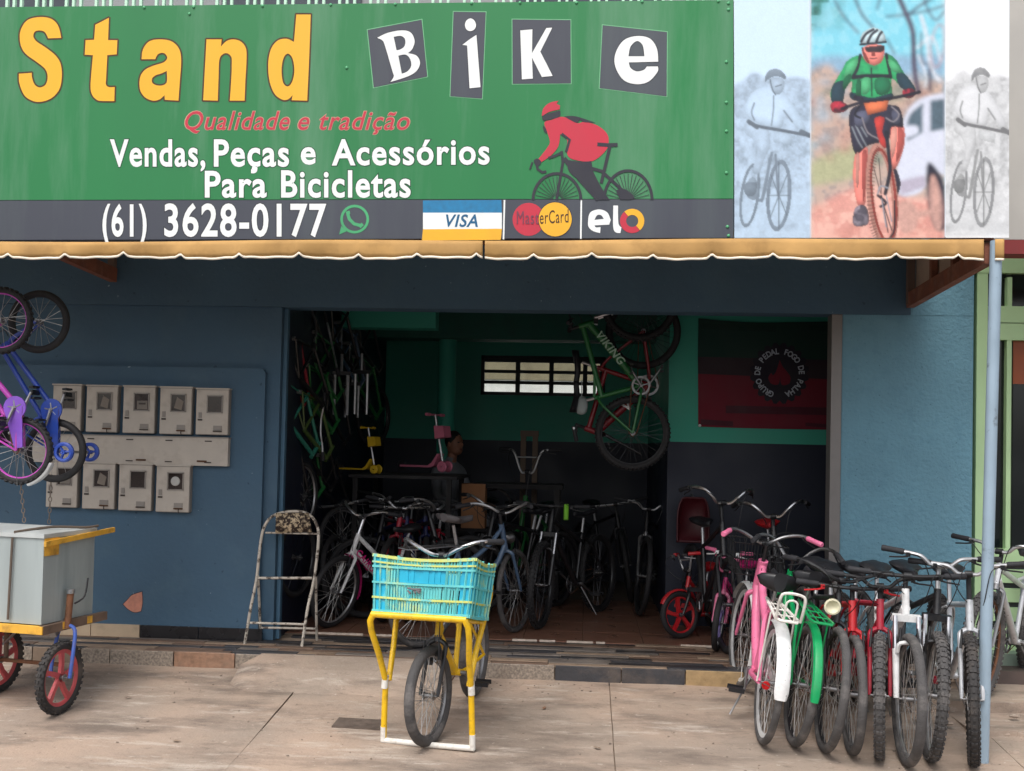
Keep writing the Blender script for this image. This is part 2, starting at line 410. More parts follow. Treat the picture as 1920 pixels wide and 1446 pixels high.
while y < TH_Y - .02:
    d = rnd.uniform(.055, .095); x = -5.2 - rnd.random() * .3
    xe = 2.6
    while x < xe:
        Ln = rnd.uniform(.22, .85); k = rnd.choices(['slate', 'grey', 'brown', 'tan', 'black'], [3, 3, 3, 2, 1.4])[0]
        if y + d > -.05 and (x < -2.3 or x + Ln > 1.8): x += Ln; continue
        if y + d > 0 and (x < -2.19): x += Ln; continue
        z = STZ + rnd.uniform(-.003, .004)
        beveled(MB(), (x + .002, y + .002, STZ - .02), (min(x + Ln, xe) - .002, y + d - .002, z), .003).build('stone_strip', STN[k], step, False)
        x += Ln
    y += d; row += 1
# pale broken mortar line on the threshold
for p0, p1 in ((548, 668), (690, 742), (958, 1005), (1010, 1040), (1062, 1112), (1118, 1135), (1278, 1360)):
    a = atz(p0, 1196 + (p0 - 548) * .021, STZ + .014); b = atz(p1, 1196 + (p1 - 548) * .021, STZ + .014)
    MB().box(((a.x + b.x) / 2, TH_Y - .004, STZ + .006), (b.x - a.x, .014, .014)).build('mortar_line', mat('pale_mortar', S(205, 190, 175), .9, 0, .2, 40), step)
# cement ramp over the step
rx0, rx1 = atg(424, 1290).x, atg(835, 1290).x
mbr = MB(); N = 14
vs = []; fs = []
for i in range(N + 1):
    x = lerp(rx0, rx1, i / N); e = .02 * math.sin(i * 1.7)
    yb = -.98 + e + (.12 if i == 0 else 0)
    vs += [(x + (.1 if i == 0 else 0), GY0 - .012, STZ + .008), (x + (.1 if i == 0 else 0), GY0 - .03, STZ + .004), (x + .01, (GY0 + yb) / 2, STZ * .5 + gz(-.75) * .5 + .022), (x, yb, gz(yb) + .006), (x, yb - .01, gz(yb) - .03), (x, GY0 - .012, -.05)]
for i in range(N):
    for j in range(6): fs.append((i * 6 + j, i * 6 + (j + 1) % 6, i * 6 + 6 + (j + 1) % 6, i * 6 + 6 + j))
fs += [tuple(range(6)), tuple(N * 6 + k for k in range(6))]
struct('cement_ramp', mbr.add(vs, fs), CONC)
# metal inspection lid in the pavement
lid = tag(MB().bbox((-.24, -.1, -.01), (.0, .1, .012)).build('drain_cover', mat('rusted_lid', S(104, 92, 84), .7, .3, .25, 20, bump=.5), None, False), 'small dark rusty metal lid set in the concrete beside the yellow bike', 'drain cover')
lid.location = atg(718, 1362); lid.rotation_euler = (math.atan(SLOPE), 0, R_(-3)); lid.scale = (1.15, .75, 1)

# ---------------------------------------------------------------- shop building
BLUE = mat('blue_wall_paint', S(68, 95, 117), .62, 0, .1, 1.6, bump=.3, bscale=30, dirt=S(82, 108, 124), dscale=2.5, damt=.5, spec=.35, speck=((S(150, 170, 180), 26, .735, .8), (S(40, 58, 74), 17, .71, .6)))
BLUE_LIT = mat('rough_lit_blue_render', S(106, 148, 166), .7, 0, .1, 2.2, bump=1.0, bscale=38, dirt=S(88, 130, 150), dscale=12, damt=.5, spec=.3, speck=((S(60, 90, 106), 46, .67, .6), (S(130, 165, 178), 28, .71, .5)))  # rough copy of the wall blue, lightened to stand in for stronger daylight
GREEN_IN = mat('green_room_paint', S(58, 158, 136), .55, 0, .06, 2)
NAVY_IN = mat('navy_room_paint', S(22, 28, 46), .5, 0, .08, 2)
DL, DR, LZ = -2.195, 1.755, 2.475; WR = 2.637
shop = thing('shop_building', 'blue painted shop front with a wide open doorway', 'building', (0, 0, 0))
MB().bbox((-9, 0, -.05), (DL, .18, LZ)).build('wall', BLUE, shop, False)
MB().bbox((DR, 0, -.05), (WR, .18, LZ)).build('wall', BLUE_LIT, shop, False)
MB().bbox((-9, -.018, LZ + .001), (2.21, .18, 3.9)).build('lintel_beam', BLUE, shop, False)
MB().bbox((2.212, -.002, LZ + .001), (WR, .18, 3.9)).build('lintel_beam', BLUE_LIT, shop, False)
# masonry pad that carries the meter boxes
pad = MB(); px1 = X0(492, 900, -.045); pz = at(300, 688, -.045).z
pad.prism([(-9, .0), (px1 - .002, .0), (px1, pz - .03), (px1 - .02, pz - .004), (px1 - .06, pz), (-9, pz)], -.045, .02)
pad.build('meter_pad', BLUE, shop, False)
# chipped plaster
Flat(-.0465).poly([(231, 1133, 1), (240, 1124), (248, 1116), (266, 1110, 1), (267, 1130), (264, 1146, 1), (252, 1148), (240, 1142)]).build('bare_plaster_patch', mat('bare_plaster', S(190, 130, 110), .9, 0, .15, 30), shop)
Flat(-.046).poly([(229, 1133, 1), (240, 1122), (248, 1114), (267.5, 1108, 1), (268.5, 1130), (265, 1147.5, 1), (252, 1149.5), (239, 1143)]).build('paint_chip_edge', mat('chip_edge', S(60, 62, 72), .9), shop)
# skirting tiles
SK = [(-80, 60, 'tan'), (60, 170, 'granite'), (170, 262, 'cream'), (262, 372, 'black'), (372, 492, 'black')]
crm = mat('cream_tile', S(190, 168, 142), .4, 0, .1, 8, dirt=S(120, 105, 90), dscale=6)
blk = mat('black_tile', S(34, 33, 36), .25, 0, .1, 8)
for a, b, k in SK:
    xa, xb = X0(a, 1180, -.06), X0(b, 1180, -.06)
    MB().bbox((xa + .003, -.06, STZ - .01), (xb - .003, -.0445, STZ + .082)).build('skirting_tile', crm if k != 'black' else blk, shop, False)
MB().bbox((WR - .86, -.012, STZ - .01), (WR - .01, .002, STZ + .08)).build('skirting_tile', blk, shop, False)
# shutter rails
rail = mat('rail_metal', S(128, 124, 122), .45, .4, .08, 12)
MB().prism([(DR - .075, -.01), (DR - .004, -.01), (DR - .004, .12), (DR - .028, .12), (DR - .028, .02), (DR - .05, .02), (DR - .05, .12), (DR - .075, .12)], STZ, LZ - .002, 'XY').build('shutter_rail', rail, shop, False)
MB().bbox((DL + .003, .05, STZ), (DL + .03, .1, LZ - .002)).build('shutter_rail', mat('blue_rail', S(70, 105, 130), .5), shop, False)
# upper storey behind the sign with balcony railing
UP = mat('upper_wall_paint', S(150, 150, 152), .8, 0, .08, 2)
MB().bbox((-9, .55, 3.9), (WR, .7, 6.5)).build('upper_wall', UP, shop, False)
MB().bbox((-9, -.42, 3.9), (WR, .55, 4.02)).build('balcony_slab', UP, shop, False)
for xw in (-7.6, -5.2, -2.9, -.6, 1.2):
    MB().bbox((xw, .53, 4.3), (xw + 1.1, .549, 6.0)).build('window', mat('dark_window', S(60, 66, 74), .15), shop, False)
railg = mat('pale_green_rail', S(196, 232, 208), .45)
rl = tag(thing('balcony_railing', 'pale green railing of the balcony above the green shop sign', 'railing'), None)
zr = at(300, 6, -.38).z
MB().tube([(-8, -.38, zr - .35), (WR - .05, -.38, zr - .35)], .02, 6).build('rail', railg, rl)
MB().tube([(-8, -.38, zr + .55), (WR - .05, -.38, zr + .55)], .025, 6).build('rail', railg, rl)
bar = MB().bbox((-.009, -.012, 0), (.009, .012, .9)).mesh('bar', railg, False)
x = X0(5, 6, -.38) - 3.4
pit = (X0(861, 6, -.38) - X0(5, 6, -.38)) / 15
i = 0
while x + i * pit < WR - .2:
    for d in (0, .052, .104): put('bar', bar, rl, loc=(x + i * pit + d, -.38, zr - .35))
    i += 1
# roof over the room, ceiling
MB().bbox((-9, .18, 3.0), (WR, 5.2, 3.9)).build('roof_slab', mat('ceiling_paint', S(70, 84, 86), .8), shop, False)

# ---------------------------------------------------------------- inside of the shop (setting)
BY = 4.0; CX = .66; CY = 1.2; DZ = 1.58
def wallpair(name, a, b, zt=3.0, split=DZ):
    o = struct(name, MB().bbox((a[0], a[1], 0), (b[0], b[1], split)), NAVY_IN)
    MB().bbox((a[0], a[1], split), (b[0], b[1], zt)).build('upper_paint', GREEN_IN, o, False)
wallpair('room_wall_left', (DL - .2, .18), (DL, BY + .1), split=2.9)
wallpair('room_wall_right', (CX, CY), (WR, CY + .15))
wallpair('room_wall_side', (CX, CY + .15), (CX + .15, BY + .1))
wz0, wz1 = at(1000, 742, BY).z, at(1000, 668, BY).z; wx0, wx1 = X0(902, 705, BY), X0(1135, 705, BY)
rb = struct('room_wall_back', MB().bbox((DL, BY, 0), (CX, BY + .15, DZ)), NAVY_IN)
for a, b in (((DL, BY, DZ), (wx0, BY + .15, 3)), ((wx1, BY, DZ), (CX, BY + .15, 3)), ((wx0, BY, DZ), (wx1, BY + .15, wz0)), ((wx0, BY, wz1), (wx1, BY + .15, 3))):
    MB().bbox(a, b).build('upper_paint', GREEN_IN, rb, False)
struct('room_wall_return', MB().bbox((WR - .15, .18, 0), (WR, CY, 3)), NAVY_IN)
# window of tilting panes in the back wall
wn = tag(thing('window', 'small high steel window with rows of tilting panes in the green back wall', 'window', (0, 0, 0)))
fm = mat('dark_window_steel', S(30, 38, 40), .5, .2)
fr = MB(); t = .035
for a, b in (((wx0, wz0), (wx1, wz0 + t)), ((wx0, wz1 - t), (wx1, wz1)), ((wx0, wz0), (wx0 + t, wz1)), ((wx1 - t, wz0), (wx1, wz1))): fr.bbox((a[0], BY - .01, a[1]), (b[0], BY + .06, b[1]))
fr.build('frame', fm, wn, False)
gl = bpy.data.materials.new('window_glass'); gl.use_nodes = True; g_ = gl.node_tree.nodes; g_.clear()
go = g_.new('ShaderNodeOutputMaterial'); gm = g_.new('ShaderNodeMixShader'); gt = g_.new('ShaderNodeBsdfTransparent'); gg = g_.new('ShaderNodeBsdfGlossy'); gg.inputs['Roughness'].default_value = .1
gm.inputs[0].default_value = .08; gt.inputs[0].default_value = (.92, .93, .9, 1)
gl.node_tree.links.new(gt.outputs[0], gm.inputs[1]); gl.node_tree.links.new(gg.outputs[0], gm.inputs[2]); gl.node_tree.links.new(gm.outputs[0], go.inputs[0])
nc = 3; rows = [(.045, .3), (.36, .6), (.66, .9)]; cw = (wx1 - wx0 - 2 * t) / (3.5)
zh = wz1 - wz0
for i in range(4):
    xa = wx0 + t + i * cw; xb = min(xa + cw, wx1 - t)
    MB().bbox((xb - .024, BY - .005, wz0 + t), (xb + .024, BY + .05, wz1 - t)).build('mullion', fm, wn, False)
    for (ra, rb_) in ((.0, .34), (.34, .67), (.67, 1)):
        za, zb = lerp(wz0 + t, wz1 - t, ra), lerp(wz0 + t, wz1 - t, rb_)
        MB().bbox((xa, BY + .02, za), (xb, BY + .026, zb - .034)).build('pane', gl, wn, False)
        MB().bbox((xa, BY, zb - .034), (xb, BY + .04, zb)).build('glazing_bar', fm, wn, False)
# yard behind the window: a pale wall with a beige band above
YB = at(1000, 713, 8.49).z
yard = struct('yard_wall', MB().bbox((-6, 8.5, -.05), (4, 8.7, YB)), mat('white_yard_wall', S(238, 240, 240), .8))
MB().bbox((-6, 8.49, YB + .001), (4, 8.7, 3.6)).build('beige_band', mat('beige_yard_wall', S(150, 142, 118), .8, 0, .2, 3, dirt=S(110, 95, 75), dscale=4), yard, False)
# ceiling beams and column
beam = mat('dark_green_beam', S(34, 96, 84), .6)
struct('ceiling_beam', MB().bbox((DL, 2.9, at(1000, 637, 2.9).z), (CX, 3.2, 3)), beam)
struct('ceiling_beam.001', MB().bbox((X0(640, 600, 1.6), 1.6, at(760, 615, 1.6).z), (X0(817, 600, 1.6), 1.8, 3)), GREEN_IN)
struct('room_column', MB().lathe([(.09, 0), (.09, 3)], (X0(843, 700, 3.05) - .03, 3.08, 0), 'Z', 20), GREEN_IN, None, True)
# tiled floor
fl = struct('room_floor', MB().bbox((DL, TH_Y, -.05), (WR, BY, STZ - .004)), mat('grout', S(120, 105, 92), .9))
TILE = mat('brown_floor_tile', S(128, 92, 76), .28, 0, .12, 5, dirt=S(95, 72, 60), dscale=4, damt=.5)
tm = MB(); T = .44; beveled(tm, (.003, .003, -.02), (T - .003, T - .003, .004), .002); tme = tm.mesh('tile', TILE, False)
j = 0
while TH_Y + j * T < 2.2:
    i = 0
    while DL + i * T < WR - .1:
        put('tile', tme, fl, loc=(DL + i * T, TH_Y + .006 + j * T, STZ)); i += 1
    j += 1

# ---------------------------------------------------------------- awning
CAN = mat('ochre_canvas', S(186, 146, 92), .8, 0, .18, 4, dirt=S(140, 106, 66), dscale=5, damt=.6, spec=.2)
HEM = mat('pale_hem', S(232, 222, 205), .7)
RUST = mat('rust_red_beam', S(128, 78, 60), .75, 0, .25, 8, bump=.4, dirt=S(170, 130, 112), dscale=10, damt=.5)
SY = -1.70
aw = thing('awning', 'ochre canvas awning with scalloped edge hanging under the shop sign', 'awning', (0, SY, 2.6))
aw.location = (0, 0, 0)
notch = [-330, -215, -100, 14, 121, 231, 338, 448, 560, 672, 782, 893, 1000, 1110, 1224, 1335, 1450, 1562, 1680, 1797]
def valance(x0, x1, name):
    vs = []; fs = []; hv = []; hf = []; n = int((x1 - x0) / 4)
    for i in range(n + 1):
        px = lerp(x0, x1, i / n); base = 485 + px * .0012
        dn = min((abs(px - q), px - q) for q in notch); d = dn[0]
        up = 7 * max(0, 1 - d / 10) ** 1.2 + (1.5 * max(0, 1 - d / 40))
        yb = base - up + 1.5 * math.sin(px * .021) + math.sin(px * .13) * .6
        yt = 453 + 1.5 * math.sin(px * .008) + px * -.003
        fold = .012 * math.sin(px * .017 + 1) + .008 * math.sin(px * .06) + .01 * max(0, 1 - d / 16)
        for k in range(5):
            q = k / 4; p = at(px, lerp(yt, yb - 4, q), SY - .05 - fold * q - .005 * math.sin(q * 3.1)); vs.append(tuple(p))
        hv += [tuple(at(px, yb - 4, SY - .052 - fold)), tuple(at(px, yb, SY - .053 - fold))]
    for i in range(n):
        for k in range(4): fs.append((i * 5 + k, i * 5 + k + 1, i * 5 + 6 + k, i * 5 + 5 + k))
        hf.append((i * 2, i * 2 + 1, i * 2 + 3, i * 2 + 2))
    a = MB().add(vs, fs).build(name, CAN, aw); md = a.modifiers.new('s', 'SOLIDIFY'); md.thickness = .004
    h = MB().add(hv, hf).build('hem', HEM, a); md = h.modifiers.new('s', 'SOLIDIFY'); md.thickness = .006
valance(-330, 905, 'valance'); valance(909, 1845, 'valance'); valance(1866, 1883, 'valance')
zf = 2.66
CTOP = mat('canvas_top', S(206, 196, 176), .8); n_ = CTOP.node_tree.nodes; tl = n_.new('ShaderNodeBsdfTranslucent'); tl.inputs[0].default_value = S(205, 200, 186); ms_ = n_.new('ShaderNodeMixShader'); ms_.inputs[0].default_value = .3
l_ = CTOP.node_tree.links; l_.new(n_['Principled BSDF'].outputs[0], ms_.inputs[1]); l_.new(tl.outputs[0], ms_.inputs[2]); l_.new(ms_.outputs[0], n_['Material Output'].inputs[0])
MB().add([(-6.5, 0, 3.0), (2.26, 0, 3.0), (2.2, SY + .07, zf + .05), (-6.5, SY + .07, zf + .02), (-6.5, 0, 3.02), (2.24, 0, 3.02), (2.2, SY + .07, zf + .07), (-6.5, SY + .07, zf + .04)],
         [(0, 1, 2, 3), (4, 7, 6, 5), (0, 4, 5, 1), (1, 5, 6, 2), (2, 6, 7, 3), (3, 7, 4, 0)]).build('canvas_roof', CTOP, aw, False)
def beamseg(mb, a, b, w_, h):
    a, b = Vector(a), Vector(b); d = b - a; q = d.to_track_quat('Y', 'Z').to_matrix(); return mb.box((a + b) / 2, (w_, d.length, h), q)
def bracket(xw, xf, zl, zl2):
    o = beamseg(MB(), (xw, -.02, zl + .05), (xf, SY + .02, zl2 + .05), .05, .1).build('bracket_beam', RUST, aw, False)
    beamseg(MB(), (xw, -.02, 2.93), (xf, SY + .03, 2.70), .05, .07).build('bracket_beam', RUST, aw, False)
    MB().bbox((xw - .03, -.06, zl + .02), (xw + .02, -.02, 2.96)).build('bracket_post', mat('grey_brown_post', S(110, 92, 84), .8), aw, False)
    for q in (.35, .62):
        p = Vector((lerp(xw, xf, q), SY * q, 0)); MB().bbox((p.x - .02, p.y - .02, zl + .08), (p.x + .02, p.y + .02, 2.82)).build('bracket_post', RUST, aw, False)
    return o
b1, b2 = at(1705, 578, 0), at(1858, 493, SY)
bracket(b1.x, b2.x, b1.z - .0, b2.z)
MB().add([(b1.x + .03, -.03, b1.z + .1), (b2.x + .03, SY + .1, b2.z + .1), (b2.x + .03, SY + .1, 2.68), (b1.x + .03, -.03, 2.93)], [(0, 1, 2, 3)]).build('side_panel', mat('beige_panel', S(176, 156, 142), .8), aw, False)
b3 = at(215, 530, 0); bracket(b3.x, b3.x, b3.z, b3.z + .06)
MB().bbox((-6.5, SY + .065, zf - .03), (2.18, SY + .1, zf + .0)).build('front_rail', RUST, aw, False)
# pipe post
pb, pt = atg(1842, 1430), at(1868, 452, SY - .02)
POST = mat('blue_grey_pipe', S(152, 172, 188), .5, .1, .08, 6, dirt=S(90, 92, 95), dscale=14, damt=.7, lo=.6, hi=.72)
post = thing('support_post', 'pale blue steel pipe post holding up the awning corner', 'post', tuple(pb))
d = pt - pb
MB().tube([(0, 0, -.02), tuple(d * .5), tuple(d)], .031, 18).build('pipe', POST, post)
MB().lathe([(.0, .004), (.05, .003), (.055, -.01)], (0, 0, 0), 'Z', 16).build('cement_collar', CONC, post)

# ---------------------------------------------------------------- neighbouring shop at the right
GRN = mat('pale_green_paint', S(180, 212, 162), .5, 0, .06, 3)
GLS = mat('shop_glass', S(18, 24, 26), .08, 0, .1, 3, spec=.6)
DKB = mat('dark_slat', S(48, 50, 54), .5)
nb = thing('neighbour_shop', 'neighbouring shop front with pale green frames and dark glass', 'building')
def npart(name, x0, y0, x1, y1, Y, dep, m):
    a, b = at(x0, y1, Y), at(x1, y0, Y); return MB().bbox((a.x, Y, a.z), (b.x, Y + dep, b.z)).build(name, m, nb, False)
GYn = .03
MB().bbox((WR + .003, .12, 0), (8, .3, 4)).build('wall', mat('neighbour_wall', S(120, 130, 120), .8), nb, False)
npart('frame_post', 1826.5, 470, 1853, 1215, GYn, .08, GRN)
npart('frame_post', 1885, 520, 1898, 1045, GYn, .08, GRN)
npart('frame_rail', 1826.5, 440, 2200, 511, GYn - .004, .08, GRN)
npart('frame_rail', 1853.5, 578, 2200, 606, GYn - .003, .08, GRN)
npart('frame_rail', 1853.5, 609, 2200, 637, GYn - .003, .08, GRN)
npart('frame_rail', 1853.5, 1038, 2200, 1056, GYn - .003, .08, GRN)
npart('pane', 1853, 505, 1886, 580, GYn + .05, .01, GLS); npart('pane', 1897, 505, 2200, 580, GYn + .05, .01, GLS)
npart('pane', 1853, 635, 1886, 1040, GYn + .05, .01, GLS); npart('pane', 1897, 635, 2200, 1040, GYn + .05, .01, GLS)
for k in range(5):
    y0 = 1056 + k * 36
    npart('slat', 1853.5, y0 + 1, 2200, y0 + 20, GYn + .03, .03, DKB); npart('slat', 1853.5, y0 + 21, 2200, y0 + 36, GYn, .05, GRN)
npart('sill', 1826, 1237, 2200, 1268, -.12, .14, mat('green_sill', S(135, 155, 140), .6, dirt=S(110, 105, 98)))
MB().bbox((WR - .0, -.3, -.05), (8, .1, .12)).build('step', mat('dark_step', S(84, 72, 68), .7, 0, .2, 8), nb, False)
# hanging display glimpsed through the glass
npart('display_shape', 1899, 640, 1930, 720, GYn + .046, .003, mat('orange_display', S(150, 80, 52), .6))
# board over the neighbour's door
MB().bbox((2.36, -.95, at(1900, 449, -.955).z), (6, -.8, 4.6)).build('sign_board', mat('grey_board', S(176, 172, 166), .6, 0, .1, 2), nb, False)
MB().bbox((2.36, -.955, at(1900, 476, -.955).z), (6, -.8, at(1900, 450, -.955).z)).build('red_band', mat('red_band', S(130, 44, 44), .6), nb, False)
# broken paving edge in front of the neighbour
brk = thing('broken_paving', 'broken concrete ledge with a jagged edge behind the awning post', 'paving')
def jag(x0, x1, yf, z0, z1, sd):
    q = random.Random(sd); pts = [(x0, -.3)]; n = 26; x = x0
    pts += [(lerp(x0, x1, i / n), yf + q.uniform(-.05, .05)) for i in range(n + 1)]; pts.append((x1, -.3))
    MB().prism(pts, z0, z1, 'XY').build('ledge', CONC, brk, False)
jag(1.95, 8, -.85, -.12, .035, 3); jag(2.2, 8, -1.28, -.15, -.035, 8)
for k in range(16):
    q = random.Random(k); s = q.uniform(.02, .05); x = q.uniform(1.95, 3.0); y = q.uniform(-1.6, -.95)
    MB().ellip((0, 0, 0), (s, s * .7, s * .4), 6, 4).build('rubble_piece', CONC, brk, False, loc=(x, y, gz(y) + .0 + (.035 if y > -1.2 else .0)))

# loose grit, leaves and litter on the pavement
gr_ = MB(); q = random.Random(21)
for k in range(210):
    x, y = q.uniform(-3.6, 3.2), q.uniform(-2.1, -.56) if q.random() < .6 else q.gauss(-.66, .06); s_ = q.uniform(.003, .0075); z = gz(y) + s_ * .25 + .003
    if rx0 - .05 < x < rx1 + .05 and y > -1.05: continue
    gr_.ellip((x, y, z), (s_ * q.uniform(.7, 1.6), s_, s_ * .55), 5, 3)
tag(gr_.build('grit', mat('grit_stone', S(140, 126, 114), .9, 0, .4, 60), None, False), 'loose grit and crumbs scattered over the concrete pavement', 'grit', kind='stuff')
for k, (px, py, c) in enumerate([(330, 1392, 'tan'), (1020, 1330, 'rust'), (1120, 1405, 'tan'), (240, 1310, 'brown')]):
    p = atg(px, py); o_ = MB().add([(-.022, 0, 0), (-.008, .011, .006), (.014, .008, .003), (.026, 0, .007), (.012, -.01, .002), (-.009, -.011, .004)], [(0, 1, 2, 3, 4, 5)]).build('dry_leaf', STN[c], None, False)
    o_.location = p + Vector((0, 0, .006)); o_.rotation_euler = (0, 0, k * 1.3); tag(o_, ['dry leaf on the pavement between the cart and the joint', 'rusty dry leaf right of the yellow bicycle', 'dry leaf near the bottom edge right of the yellow bicycle', 'brown dry leaf beside the cart wheel'][k], 'leaf')
# ================================================================ SHOP SIGN
def gloss(name, c, **k): return mat(name, c, k.pop('rough', .38), 0, k.pop('var', .07), 1.5, dirt=k.pop('dirt', S(150, 175, 160)), dscale=2.2, damt=k.pop('damt', .22), streak=True, bump=.05, bscale=1.2, **k)
P_GREEN = gloss('sign_green', S(22, 122, 64), damt=.36); P_GREY = gloss('sign_charcoal', S(64, 67, 78), damt=.1)  # pale vertical streaks on the green are reflections painted into its colour
P_YEL = gloss('sign_yellow', S(246, 180, 32), damt=.04); P_BRN = mat('sign_outline_brown', S(72, 48, 20), .6)
P_WHT = mat('sign_white', S(238, 240, 238), .5, 0, .05, 4); P_RED = mat('sign_red', S(196, 44, 66), .5, 0, .06, 4)
P_PALE = mat('sign_pale_edge', S(196, 150, 128), .6); P_LINE = mat('sign_thin_edge', S(120, 190, 140), .6); P_BLK = mat('sign_black', S(46, 46, 56), .6)
P_DKG = mat('sign_dark_green_edge', S(14, 72, 44), .6)
P_BLUE = mat('sign_blue', S(25, 120, 168), .5, 0, .15, 30); P_AMB = mat('sign_amber', S(240, 178, 40), .5, 0, .06, 8); P_WAG = mat('sign_icon_green', S(70, 165, 110), .5)
sg = thing('shop_sign', 'long green painted shop sign with yellow and white lettering', 'sign')
def plate(name, px, Y, dep, m, parent):
    P = [at(x, y, Y) for x, y in px]; n = len(P)
    return MB().add([tuple(p) for p in P] + [(p.x, p.y + dep, p.z) for p in P], [tuple(range(n)), tuple(range(2 * n - 1, n - 1, -1))] + [(i, i + n, (i + 1) % n + n, (i + 1) % n) for i in range(n)]).build(name, m, parent, False)
plate('green_panel', [(-360, 17), (1375, 0), (1375, 372.5), (-360, 376)], SY, .06, P_GREEN, sg)
plate('charcoal_strip', [(-360, 377), (1375, 373.5), (1375, 446), (-360, 451)], SY, .06, P_GREY, sg)
bk = MB(); 
for k in range(4):
    x = lerp(-3.6, .7, k / 3); bk.bbox((x - .02, SY + .062, 2.64), (x + .02, SY + .1, 3.9))
bk.build('back_frame', M['steel'], sg, False)
rv = MB().ellip((0, 0, 0), (.009, .006, .009), 8, 5).mesh('rivet', mat('rivet', S(90, 170, 120), .4))
for px, py in [(1366, 6), (1366, 18), (1362, 116), (1362, 192), (1362, 246), (1362, 324), (1364, 425), (1366, 442), (355, 26), (650, 127), (270, 14), (363, 13), (492, 11), (620, 9), (741, 8), (884, 6), (975, 5), (1081, 5), (1204, 3), (1347, 2)]:
    put('rivet', rv, sg, loc=at(px, py, SY - .002))
L = lambda k: SY - .0007 * k
z1 = lambda x, y: (x / 2.7429, y / 2.7429)
z2 = lambda x, y: (650 + x / 2.6301, y / 2.6301)
# "Stand"
ST = {'S': ([(315, 195, 1), (300, 135), (265, 98), (205, 88), (140, 105), (105, 160), (105, 225), (130, 275), (190, 320), (232, 355), (245, 395), (235, 435), (205, 450), (178, 435), (165, 400), (163, 375, 1), (97, 380, 1), (100, 430), (125, 490), (165, 518), (210, 524), (265, 505), (305, 460), (318, 395), (312, 330), (285, 285), (235, 245), (190, 215), (172, 190), (178, 165), (200, 157), (230, 165), (248, 198, 1)], []),
      't': ([(560, 92, 1), (490, 128, 1), (484, 205, 1), (440, 207, 1), (436, 282, 1), (478, 284, 1), (468, 400), (466, 455), (475, 490), (500, 515), (530, 520), (588, 520, 1), (590, 448, 1), (560, 448), (545, 435), (546, 400), (552, 284, 1), (600, 280, 1), (604, 207, 1), (556, 207, 1)], []),
      'a': ([(728, 305, 1), (735, 255), (765, 215), (815, 203), (880, 212), (920, 250), (932, 310), (925, 420), (918, 518, 1), (848, 514, 1), (846, 490, 1), (820, 512), (785, 518), (745, 500), (720, 460), (720, 400), (745, 360), (790, 338), (840, 322), (860, 300), (852, 280), (835, 272), (812, 280), (798, 305, 1)], [[(858, 365, 1), (858, 420), (840, 438), (810, 440), (785, 428), (782, 405), (800, 388), (830, 378)]]),
      'n': ([(1062, 203, 1), (1140, 203, 1), (1136, 240, 1), (1165, 212), (1200, 203), (1240, 215), (1265, 250), (1268, 310), (1262, 420), (1258, 518, 1), (1182, 518, 1), (1190, 400), (1192, 330), (1190, 295), (1170, 275), (1145, 280), (1128, 310), (1124, 400), (1120, 518, 1), (1045, 516, 1)], []),
      'd': ([(1524, 75, 1), (1598, 75, 1), (1590, 300), (1580, 518, 1), (1500, 516, 1), (1505, 490, 1), (1480, 512), (1450, 512), (1410, 480), (1385, 410), (1380, 320), (1395, 250), (1430, 208), (1475, 200), (1512, 216, 1)], [[(1514, 360), (1504, 300), (1480, 276), (1458, 300), (1448, 360), (1456, 425), (1480, 445), (1503, 420)]])}
for ch, (o, h) in ST.items():
    lt = Flat(L(2), z1).poly(o, h).build('letter', P_YEL, sg)
    fo = Flat(L(1))
    for lp in [o] + h:
        cl = [z1(p.x, p.y) for p in spl(lp, 5)]; n_ = len(cl)
        for i_ in range(n_):
            a_, b_ = Vector(cl[i_]), Vector(cl[(i_ + 1) % n_])
            if (b_ - a_).length > .05: d_ = (b_ - a_).normalized() * 1.6; fo.line([tuple(a_ - d_), tuple(b_ + d_)], 6.0)
    fo.build('letter_outline', P_BRN, lt)
# the four letters on tilted charcoal tiles
BK = {'B': ([(103, 148, 1), (370, 97, 1), (398, 378, 1), (133, 432, 1)], [([(150, 187, 1), (200, 163), (270, 150), (315, 160), (335, 200), (325, 240), (303, 262, 1), (345, 275), (362, 310), (345, 350), (300, 378), (215, 405, 1), (232, 378), (225, 350), (190, 230), (176, 200)], [[(232, 182, 1), (268, 178), (288, 195), (285, 228), (262, 245), (246, 248, 1)], [(255, 275, 1), (290, 270), (312, 290), (318, 325), (300, 352), (272, 364, 1)]])]),
      'i': ([(527, 58, 1), (686, 60, 1), (668, 487, 1), (511, 475, 1)], [([(583, 123), (592, 100), (612, 91), (630, 102), (638, 124), (630, 145), (610, 154), (591, 146)], []), ([(570, 222, 1), (605, 195), (640, 172, 1), (650, 300), (660, 430, 1), (606, 436, 1), (600, 330), (594, 225, 1)], [])]),
      'k': ([(817, 96, 1), (1104, 99, 1), (1106, 412, 1), (818, 414, 1)], [([(856, 150, 1), (916, 145, 1), (914, 262, 1), (985, 138, 1), (1014, 137, 1), (955, 255, 1), (1016, 375, 1), (962, 380, 1), (914, 285, 1), (918, 388, 1), (864, 392, 1)], [])]),
      'e': ([(1262, 124, 1), (1580, 158, 1), (1578, 476, 1), (1247, 435, 1)], [([(1537, 305, 1), (1530, 240), (1495, 190), (1430, 178), (1365, 200), (1325, 265), (1325, 330), (1365, 395), (1430, 416), (1490, 402), (1533, 355), (1535, 328, 1), (1480, 328, 1), (1465, 345), (1430, 352), (1400, 335), (1392, 308, 1)], [[(1390, 278, 1), (1400, 230), (1432, 203), (1460, 225), (1468, 278, 1)]])])}
